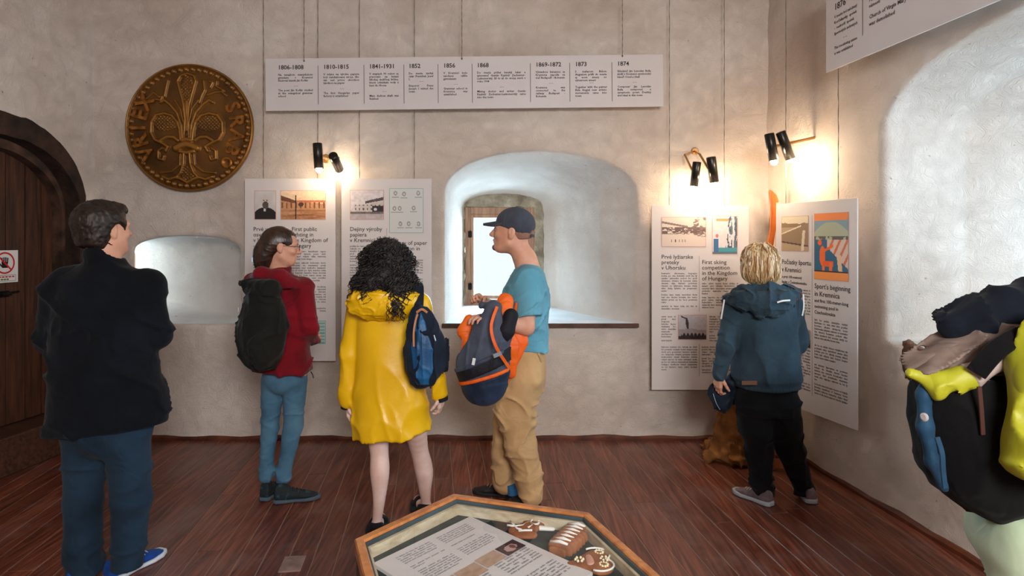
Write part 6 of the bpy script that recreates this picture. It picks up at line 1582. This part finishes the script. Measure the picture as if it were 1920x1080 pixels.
    folds(P, [(.005, (5, 5, 4), None, True, None), (.002, (14, 14, 10), None, True, None)], 151); sobj('pack_body', P, .008, M_BK, parent=bp)
    E_ = SDF(.01); E_.chain([q(1742, 700, -.04), q(1733, 740, -.05), q(1735, 800, -.055), q(1748, 865, -.055), q(1770, 915, -.05)], [.014, .018, .020, .018, .012], k=.02); E_.disp(lambda p: -.003*ridge(p, (12, 12, 6), 7)); sobj('blue_side', E_, .006, M_BB, parent=bp)
    strap([q(1757, 820, -.150), q(1766, 850, -.155), q(1768, 880, -.150), q(1772, 915, -.145)], .014, .006, [(0, -1, 0)]*4, 'blue_strap', M_BB, bp)
    MB().lathe(q(1734, 782, -.10), (-1, -.35, 0), [(0, .012), (.004, .012), (.006, .008)], 16).build('badge', flatmat('badge_white', (190, 180, 178), .4), bp)
    strap([q(1836, 725, -.155), q(1840, 770, -.158), q(1843, 815, -.155)], .012, .005, [(0, -1, 0)]*3, 'brown_strap', flatmat('brown_webbing', (70, 38, 28), .8), bp)
    strap([q(1830, 700, -.14), q(1870, 655, -.17), q(1925, 625, -.16), q(1990, 620, -.12)], .05, .01, [(0, -1, 1)]*4, 'shoulder_strap', M_BK, bp)
    # the jacket's own hood and lining lying over the pack
    M_PK = mat('grey_pink_lining', (96, 80, 72), (140, 120, 110), rough=.7, scale=5, bump=.4, bscale=70, wr=.03)
    Hd = SDF(.03); Hd.chain([q(1728, 690, -.01), q(1790, 672, .0), q(1860, 650, .0), q(1930, 615, .0)], [.036, .058, .06, .05], k=.03, flat=((0, 1, 0), .72))
    folds(Hd, [(.014, (9, 9, 26), rot_axis((0, 1, 0), -.4), True, None)], 161); sobj('hood_lining', Hd, .007, M_PK, parent=w)
    Hr = SDF(.02); Hr.chain([q(1712, 700, -.05), q(1760, 718, -.08), q(1820, 708, -.10), q(1880, 668, -.12), q(1935, 625, -.12)], [.012, .024, .026, .024, .022], k=.02, flat=(unit((.3, 0, 1)), .75))
    folds(Hr, [(.006, (12, 12, 20), None, True, None)], 171)
    hr = sobj('hood_rim', Hr, .006, M_LM, parent=w)
    Hp = SDF(.01); Hp.lo = Hr.lo-.02; Hp.hi = Hr.hi+.02; Hp.fn(lambda p: np.maximum(Hr(p)-.003, np.abs(p[:, 0]-xx(1822)-(zz(700)-p[:, 2])*.6)-.075)); sobj('reflective_band', Hp, .006, mat('pink_grey_band', (176, 156, 148), (190, 170, 162), rough=.6), parent=w, pad=0)
    # dark garment rolled on top of the pack
    g = empty('rolled_garment', q(1850, 640, 0)); tag(g, 'dark rolled garment lying on top of the lime jacket hood', 'clothing')
    G = SDF(.03); G.chain([q(1787, 612, .02), q(1830, 604, .02), q(1885, 590, .02), q(1950, 572, .02)], [.048, .056, .062, .07], k=.04); G.chain([q(1840, 600, .0), q(1900, 575, .02), q(1960, 560, .02)], [.05, .055, .05], k=.03)
    folds(G, [(.012, (16, 12, 7), rot_axis((0, 1, 0), .5), True, None)], 181); sobj('cloth_roll', G, .0075, cloth('dark_navy_fleece', (16, 20, 28), (26, 32, 44), rough=.95), parent=g)
person_lime()
# ================================================================ corner: wooden ski and sacking, slatted crate
M_SKI = wood('orange_ski_wood', (150, 72, 18), (206, 112, 34), (50, 50, 3), rough=.4)
YS = 4.80; sk = empty('wooden_ski', Q(1434, 850, YS)*np.array([1, 1, 0])); tag(sk, 'narrow orange wooden ski with a hooked tip, standing upright in the corner', 'ski')
outl = [(1443, 356), (1447, 358), (1455, 366), (1459, 378), (1457, 380), (1454, 380), (1455, 400), (1454, 430), (1450, 452), (1447, 475), (1443, 560), (1441, 700), (1440, 842)]
inn = [(1428, 842), (1429, 700), (1430, 560), (1435, 475), (1440, 450), (1444, 430), (1445, 400), (1445, 382), (1443, 370), (1442, 360)]
poly = outl+inn
mm = MB(); mm.prism(poly, lambda u, v, d: Q(u, v, YS)+np.array([0, d, 0]), -.012, .012); mm.build('ski_blade', M_SKI, sk)
MB().box(Q(1436, 720, YS-.02), np.eye(3), (.030, .012, .06), .003).build('binding', M_IRON, sk)
M_SACK = mat('burlap', (106, 66, 30), (150, 98, 50), rough=1, scale=12, bump=.9, bscale=240, bdist=.003, wr=.02, wscale=7)
YK = 4.60; kk = F/YK
def Kp(x, y, dy=0): return Q(x, y, YK+dy)
G = SDF(.05); zz_ = lambda y: Kp(0, y)[2]; xx_ = lambda x: Kp(x, 0)[0]
G.loft([(zz_(860), xx_(1385), YK, 50/kk, .16), (zz_(845), xx_(1388), YK, 46/kk, .14), (zz_(800), xx_(1394), YK+.03, 38/kk, .12), (zz_(760), xx_(1398), YK+.05, 30/kk, .10), (zz_(725), xx_(1402), YK+.07, 18/kk, .07), (zz_(705), xx_(1405), YK+.08, 10/kk, .05)], k=.04)
G.chain([Kp(1322, 832, .22)*[1, 1, 0]+Z3*.03, Kp(1345, 838, .1)*[1, 1, 0]+Z3*.035, Kp(1335, 858, -.02)*[1, 1, 0]+Z3*.03, Kp(1375, 868, -.06)*[1, 1, 0]+Z3*.03, Kp(1412, 872, -.08)*[1, 1, 0]+Z3*.03], [.028, .04, .04, .045, .036], k=.05)
G.cut((0, 0, .002), (0, 0, -1), .004)
folds(G, [(.028, (6, 6, 1.6), None, True, lambda p: np.clip(p[:, 2]/.12, 0, 1)), (.014, (13, 13, 6), None, True, None), (.010, (22, 22, 22), None, False, None)], 191)
o = sobj('sackcloth', G, .010, M_SACK, org=Kp(1400, 860)*[1, 1, 0]); tag(o, 'brown burlap cloth heaped in the corner behind the blonde person', 'cloth')
cr_ = empty('slatted_crate', np.array([1.90, 4.48, 0])); tag(cr_, 'low orange-brown slatted wooden crate against the right wall, behind the blonde legs', 'crate')
for i, z in enumerate((.05, .14, .23)):
    MB().box((1.89, 4.40, z), (unit((1, -.15, 0)), unit((.15, 1, 0)), Z3), (.105, .010, .034), .003).build('slat', M_PINE, cr_)
    MB().box((1.91, 4.58, z), (unit((1, -.15, 0)), unit((.15, 1, 0)), Z3), (.105, .010, .034), .003).build('slat', M_PINE, cr_)
for x, y in ((1.805, 4.43), (1.98, 4.40), (1.825, 4.57), (1.995, 4.545)):
    MB().box((x, y, .135), (unit((1, -.15, 0)), unit((.15, 1, 0)), Z3), (.016, .016, .135), .003).build('post', M_PINE, cr_)

# ================================================================ hexagonal glass-topped show case
hs_ = .80
Hx = [np.array(p) for p in ((-.42, 1.705), (-.184, 2.01), (.226, 1.871), (.37, 1.476), (.134, 1.17), (-.276, 1.309))]
cH = sum(Hx)/6
def hexa(inset, z): return [np.array([*(cH+(p-cH)*(1-inset/.40)), z]) for p in Hx]
sc_ = empty('show_case', (cH[0], cH[1], 0)); tag(sc_, 'hexagonal wooden show case with a glass top, in the foreground', 'showcase')
def hexring(name, prof, m, parent):
    """prof: list of (inset, z) closed loop; one mesh per side"""
    for i in range(6):
        j = (i+1) % 6; mbb = MB(); n = len(prof); vs = []
        for a in (i, j):
            for (ins, z) in prof: vs.append(hexa(ins, z)[a])
        fs = [(q_, (q_+1) % n, (q_+1) % n+n, q_+n) for q_ in range(n)]+[tuple(range(n))[::-1], tuple(range(n, 2*n))]
        mbb.add(vs, fs); mbb.build(name, m, parent)
M_CW = wood('case_wood', (150, 86, 40), (198, 130, 72), (12, 12, 12), rough=.35, scale=2.2, coat=.3); M_LIN = wood('pale_lining_wood', (168, 148, 118), (214, 198, 168), (9, 9, 26), rough=.6, scale=2)
M_CD = wood('case_body_wood', (46, 26, 16), (82, 50, 32), (30, 30, 4), rough=.5)
hexring('frame_side', [(0, .768), (0, .795), (.004, .80), (.026, .80), (.030, .797), (.030, .768)], M_CW, sc_)
hexring('rebate', [(.030, .780), (.030, .794), (.036, .794), (.036, .780)], mat('dark_putty', (34, 38, 40), (74, 88, 92), rough=.4, scale=3), sc_)
hexring('inner_wall', [(.034, .740), (.034, .782), (.046, .782), (.046, .740)], M_LIN, sc_)
hexring('body_panel', [(.006, .06), (.006, .768), (.028, .768), (.028, .06)], M_CD, sc_)
hexring('plinth', [(.015, 0), (.015, .07), (.05, .07), (.05, 0)], M_CD, sc_)
gl_ = hexa(.033, .7885); mobj('glass_top', gl_, [tuple(range(6))[::-1]], M_GLASS, sc_)
bt = hexa(.04, .752); mobj('lining', bt, [tuple(range(6))[::-1]], mat('dark_green_felt', (32, 44, 44), (42, 56, 55), rough=1, scale=40, bump=0), sc_)
# fix winding so that both face up
for nm in ('glass_top', 'lining'):
    me = bpy.data.objects[nm].data
    if me.polygons[0].normal.z < 0: me.flip_normals()
# printed sheet inside
zs = .761
def Cz(px_, py_): Y = (CH-zs)*F/(py_-HY); return np.array([(px_-CX)/F*Y, Y, zs])
A_, B_, C_ = Cz(882, 968), Cz(713, 1062), Cz(1012, 1027)
rx_ = unit(C_-A_); dx_ = unit(B_-A_); dx_ = unit(dx_-rx_*np.dot(dx_, rx_)*.5); 
sh = Sheet(A_, rx_, dx_, (0, 0, 1)); Wp_, Hp_ = .46, .364
pe = empty('printed_sheet', A_+rx_*Wp_/2+dx_*Hp_/2-Z3*.01); tag(pe, 'pale printed sheet with columns of text and photographs inside the show case', 'sheet')
c4 = [sh.P(0, 0, 0), sh.P(Wp_, 0, 0), sh.P(Wp_, Hp_, 0), sh.P(0, Hp_, 0)]; ms = MB(); ms.add([c-Z3*.009 for c in c4]+c4, [(0, 1, 2, 3), (7, 6, 5, 4), (0, 4, 5, 1), (1, 5, 6, 2), (2, 6, 7, 3), (3, 7, 4, 0)]); ms.build('sheet', M_BOARD, pe)
# the lines of print run across, seen from the left: use a sheet frame turned a quarter
sh2 = Sheet(sh.P(.0, Hp_, 0), -dx_, rx_, (0, 0, 1))
M_INKG = flatmat('grey_ink', (96, 92, 94), .7)
for (x, y, w_, y1, sd) in ((.055, .03, .12, .105, 21), (.20, .03, .12, .10, 22), (.055, .125, .12, .19, 23), (.20, .12, .12, .175, 24)): body(sh2, x, y, w_, y1, .0085, sd, 1.15)
for (x, y, w_, y1, sd) in ((.21, .255, .13, .335, 25), (.055, .265, .12, .34, 26), (.21, .35, .13, .43, 27), (.055, .36, .12, .43, 28)): body(sh2, x, y, w_, y1, .0105, sd, 1.1)
sh2.ink.build('printed_text', M_INKG, pe)
def pic_red(u, v):
    c = np.array([58, 30, 32.])+0*u[:, None]; c = L3(np.hypot((u-.45)/.3, (v-.5)/.3)+.3*n2(u, v, 6, 1) < 1, (176, 140, 134), c); return L3(np.hypot((u-.6)/.12, (v-.5)/.2) < 1, (120, 60, 58), c)
def pic_brown(u, v): return np.array([176, 144, 122.])+n2(u, v, 5, 3)[:, None]*14
sh2.picture(.27, .195, .075, .052, pic_red, 34, 24, pe, name='photograph', label='dark red photograph')
sh2.picture(.19, .195, .075, .052, pic_brown, 20, 14, pe, name='photograph'); sh2.picture(.11, .20, .075, .055, pic_brown, 20, 14, pe, name='photograph'); sh2.picture(.02, .20, .085, .055, pic_brown, 20, 14, pe, name='photograph')
# gingerbread pieces
M_GB = mat('gingerbread', (124, 70, 40), (158, 96, 58), rough=.7, scale=26, bump=.5, bscale=160); M_IC = flatmat('white_icing', (232, 228, 220), .5); M_CR = flatmat('cream_icing', (226, 214, 176), .5)
zb = .752
def Gp(px_, py_, z=zb+.008): Y = (CH-z)*F/(py_-HY); return np.array([(px_-CX)/F*Y, Y, z])
# figure-shaped piece
g = empty('gingerbread', Gp(985, 1000, zb)); tag(g, 'brown figure-shaped gingerbread with white icing lines, by the sheet in the show case', 'gingerbread', 'gingerbread in the show case')
S1 = SDF(.01); S1.chain([Gp(968, 996), Gp(992, 990), Gp(1010, 985)], [.024, .028, .018], flat=(Z3, 2.2)); S1.chain([Gp(985, 975), Gp(1000, 985)], [.014, .02], flat=(Z3, 2.2)); S1.chain([Gp(975, 1003), Gp(995, 1003)], [.02, .02], flat=(Z3, 2.2)); sobj('biscuit', S1, .0035, M_GB, parent=g, pad=.006)
up = Z3*.010
for pts in (((951, 991), (965, 993), (980, 992), (992, 985)), ((957, 984), (963, 990), (970, 998), (978, 1000)), ((992, 985), (998, 992), (990, 996)), ((972, 1002), (985, 1001), (998, 1001)), ((975, 972), (985, 975), (995, 978))):
    MB().tube([Gp(a, b)+up for a, b in pts], .0034, 6).build('icing_line', M_IC, g, smooth=True)
MB().tube([Gp(1003+8*math.cos(a), 985+5*math.sin(a))+up for a in np.linspace(0, 6.28, 13)], .003, 6).build('icing_line', M_IC, g, smooth=True)
S1 = SDF(.01); S1.chain([Gp(1012, 990), Gp(1036, 992)], [.010, .008], flat=(Z3, 1.5)); sobj('icing_bar', S1, .003, M_IC, parent=g, pad=.006)
# ridged block
a, b = Gp(1050, 1030, zb+.012), Gp(1085, 995, zb+.012)
g = empty('gingerbread', (a+b)/2*[1, 1, 0]+Z3*zb); tag(g, 'block-shaped gingerbread with white icing ridges in the show case', 'gingerbread', 'gingerbread in the show case')
d = unit(b-a); s_ = unit(np.array([d[1], -d[0], 0])); ln = np.linalg.norm(b-a); S1 = SDF(.01); S1.ell((a+b)/2, (.036, ln/2+.012, .018), R=np.stack([s_, d, Z3], 1), n=3.5); S1.disp(lambda p: -.0025*np.sin((p @ s_)*0+(p @ d)*330)*1); sobj('biscuit', S1, .0032, M_GB, parent=g, pad=.008)
for i in range(7):
    c = a+d*ln*(i+.1)/6.2; MB().tube([c-s_*.030+Z3*.014, c+Z3*.020, c+s_*.022+Z3*.017], [.0035, .0052, .0035], 6).build('icing_ridge', M_IC, g, smooth=True)
# heart
c0 = Gp(1112, 1055); ax = unit(Gp(1145, 1050)-Gp(1075, 1052)); ay = unit(np.array([-ax[1], ax[0], 0]))
g = empty('gingerbread', c0*[1, 1, 0]+Z3*zb); tag(g, 'heart-shaped gingerbread with cream icing flowers and a pink centre in the show case', 'gingerbread', 'gingerbread in the show case')
HR = lambda u, v: c0+ax*u+ay*v
S1 = SDF(.02); S1.chain([HR(-.058, 0), HR(.012, .024)], [.006, .036], flat=(Z3, 3)); S1.chain([HR(-.058, 0), HR(.012, -.024)], [.006, .036], flat=(Z3, 3)); sobj('biscuit', S1, .0035, M_GB, parent=g, pad=.006)
for sg in (-1, 1):
    MB().tube([HR(.0+.036*math.cos(t)+.012, sg*(.026+.034*math.sin(t)))+Z3*.009 for t in np.linspace(-1.0, 2.2, 14)], .0028, 6).build('icing_line', M_IC, g, smooth=True)
rg = random.Random(4); 
for (u, v, n_) in ((.022, .034, 9), (.022, -.030, 9), (.03, 0, 6), (-.036, 0, 6)):
    for i in range(n_):
        t = 6.28*i/n_; p = HR(u+.010*math.cos(t), v+.010*math.sin(t))+Z3*.011; MB().lathe(p-Z3*.003, Z3, [(0, .0038), (.003, .0036), (.006, .001)], 7).build('icing_dot', M_CR, g, smooth=True)
S1 = SDF(.006); S1.cap(HR(-.008, -.018)+Z3*.006, HR(-.008, .018)+Z3*.006, .012, .010, flat=(Z3, 2)); sobj('pink_centre', S1, .003, flatmat('pink_icing', (208, 148, 132), .5), parent=g, pad=.006)
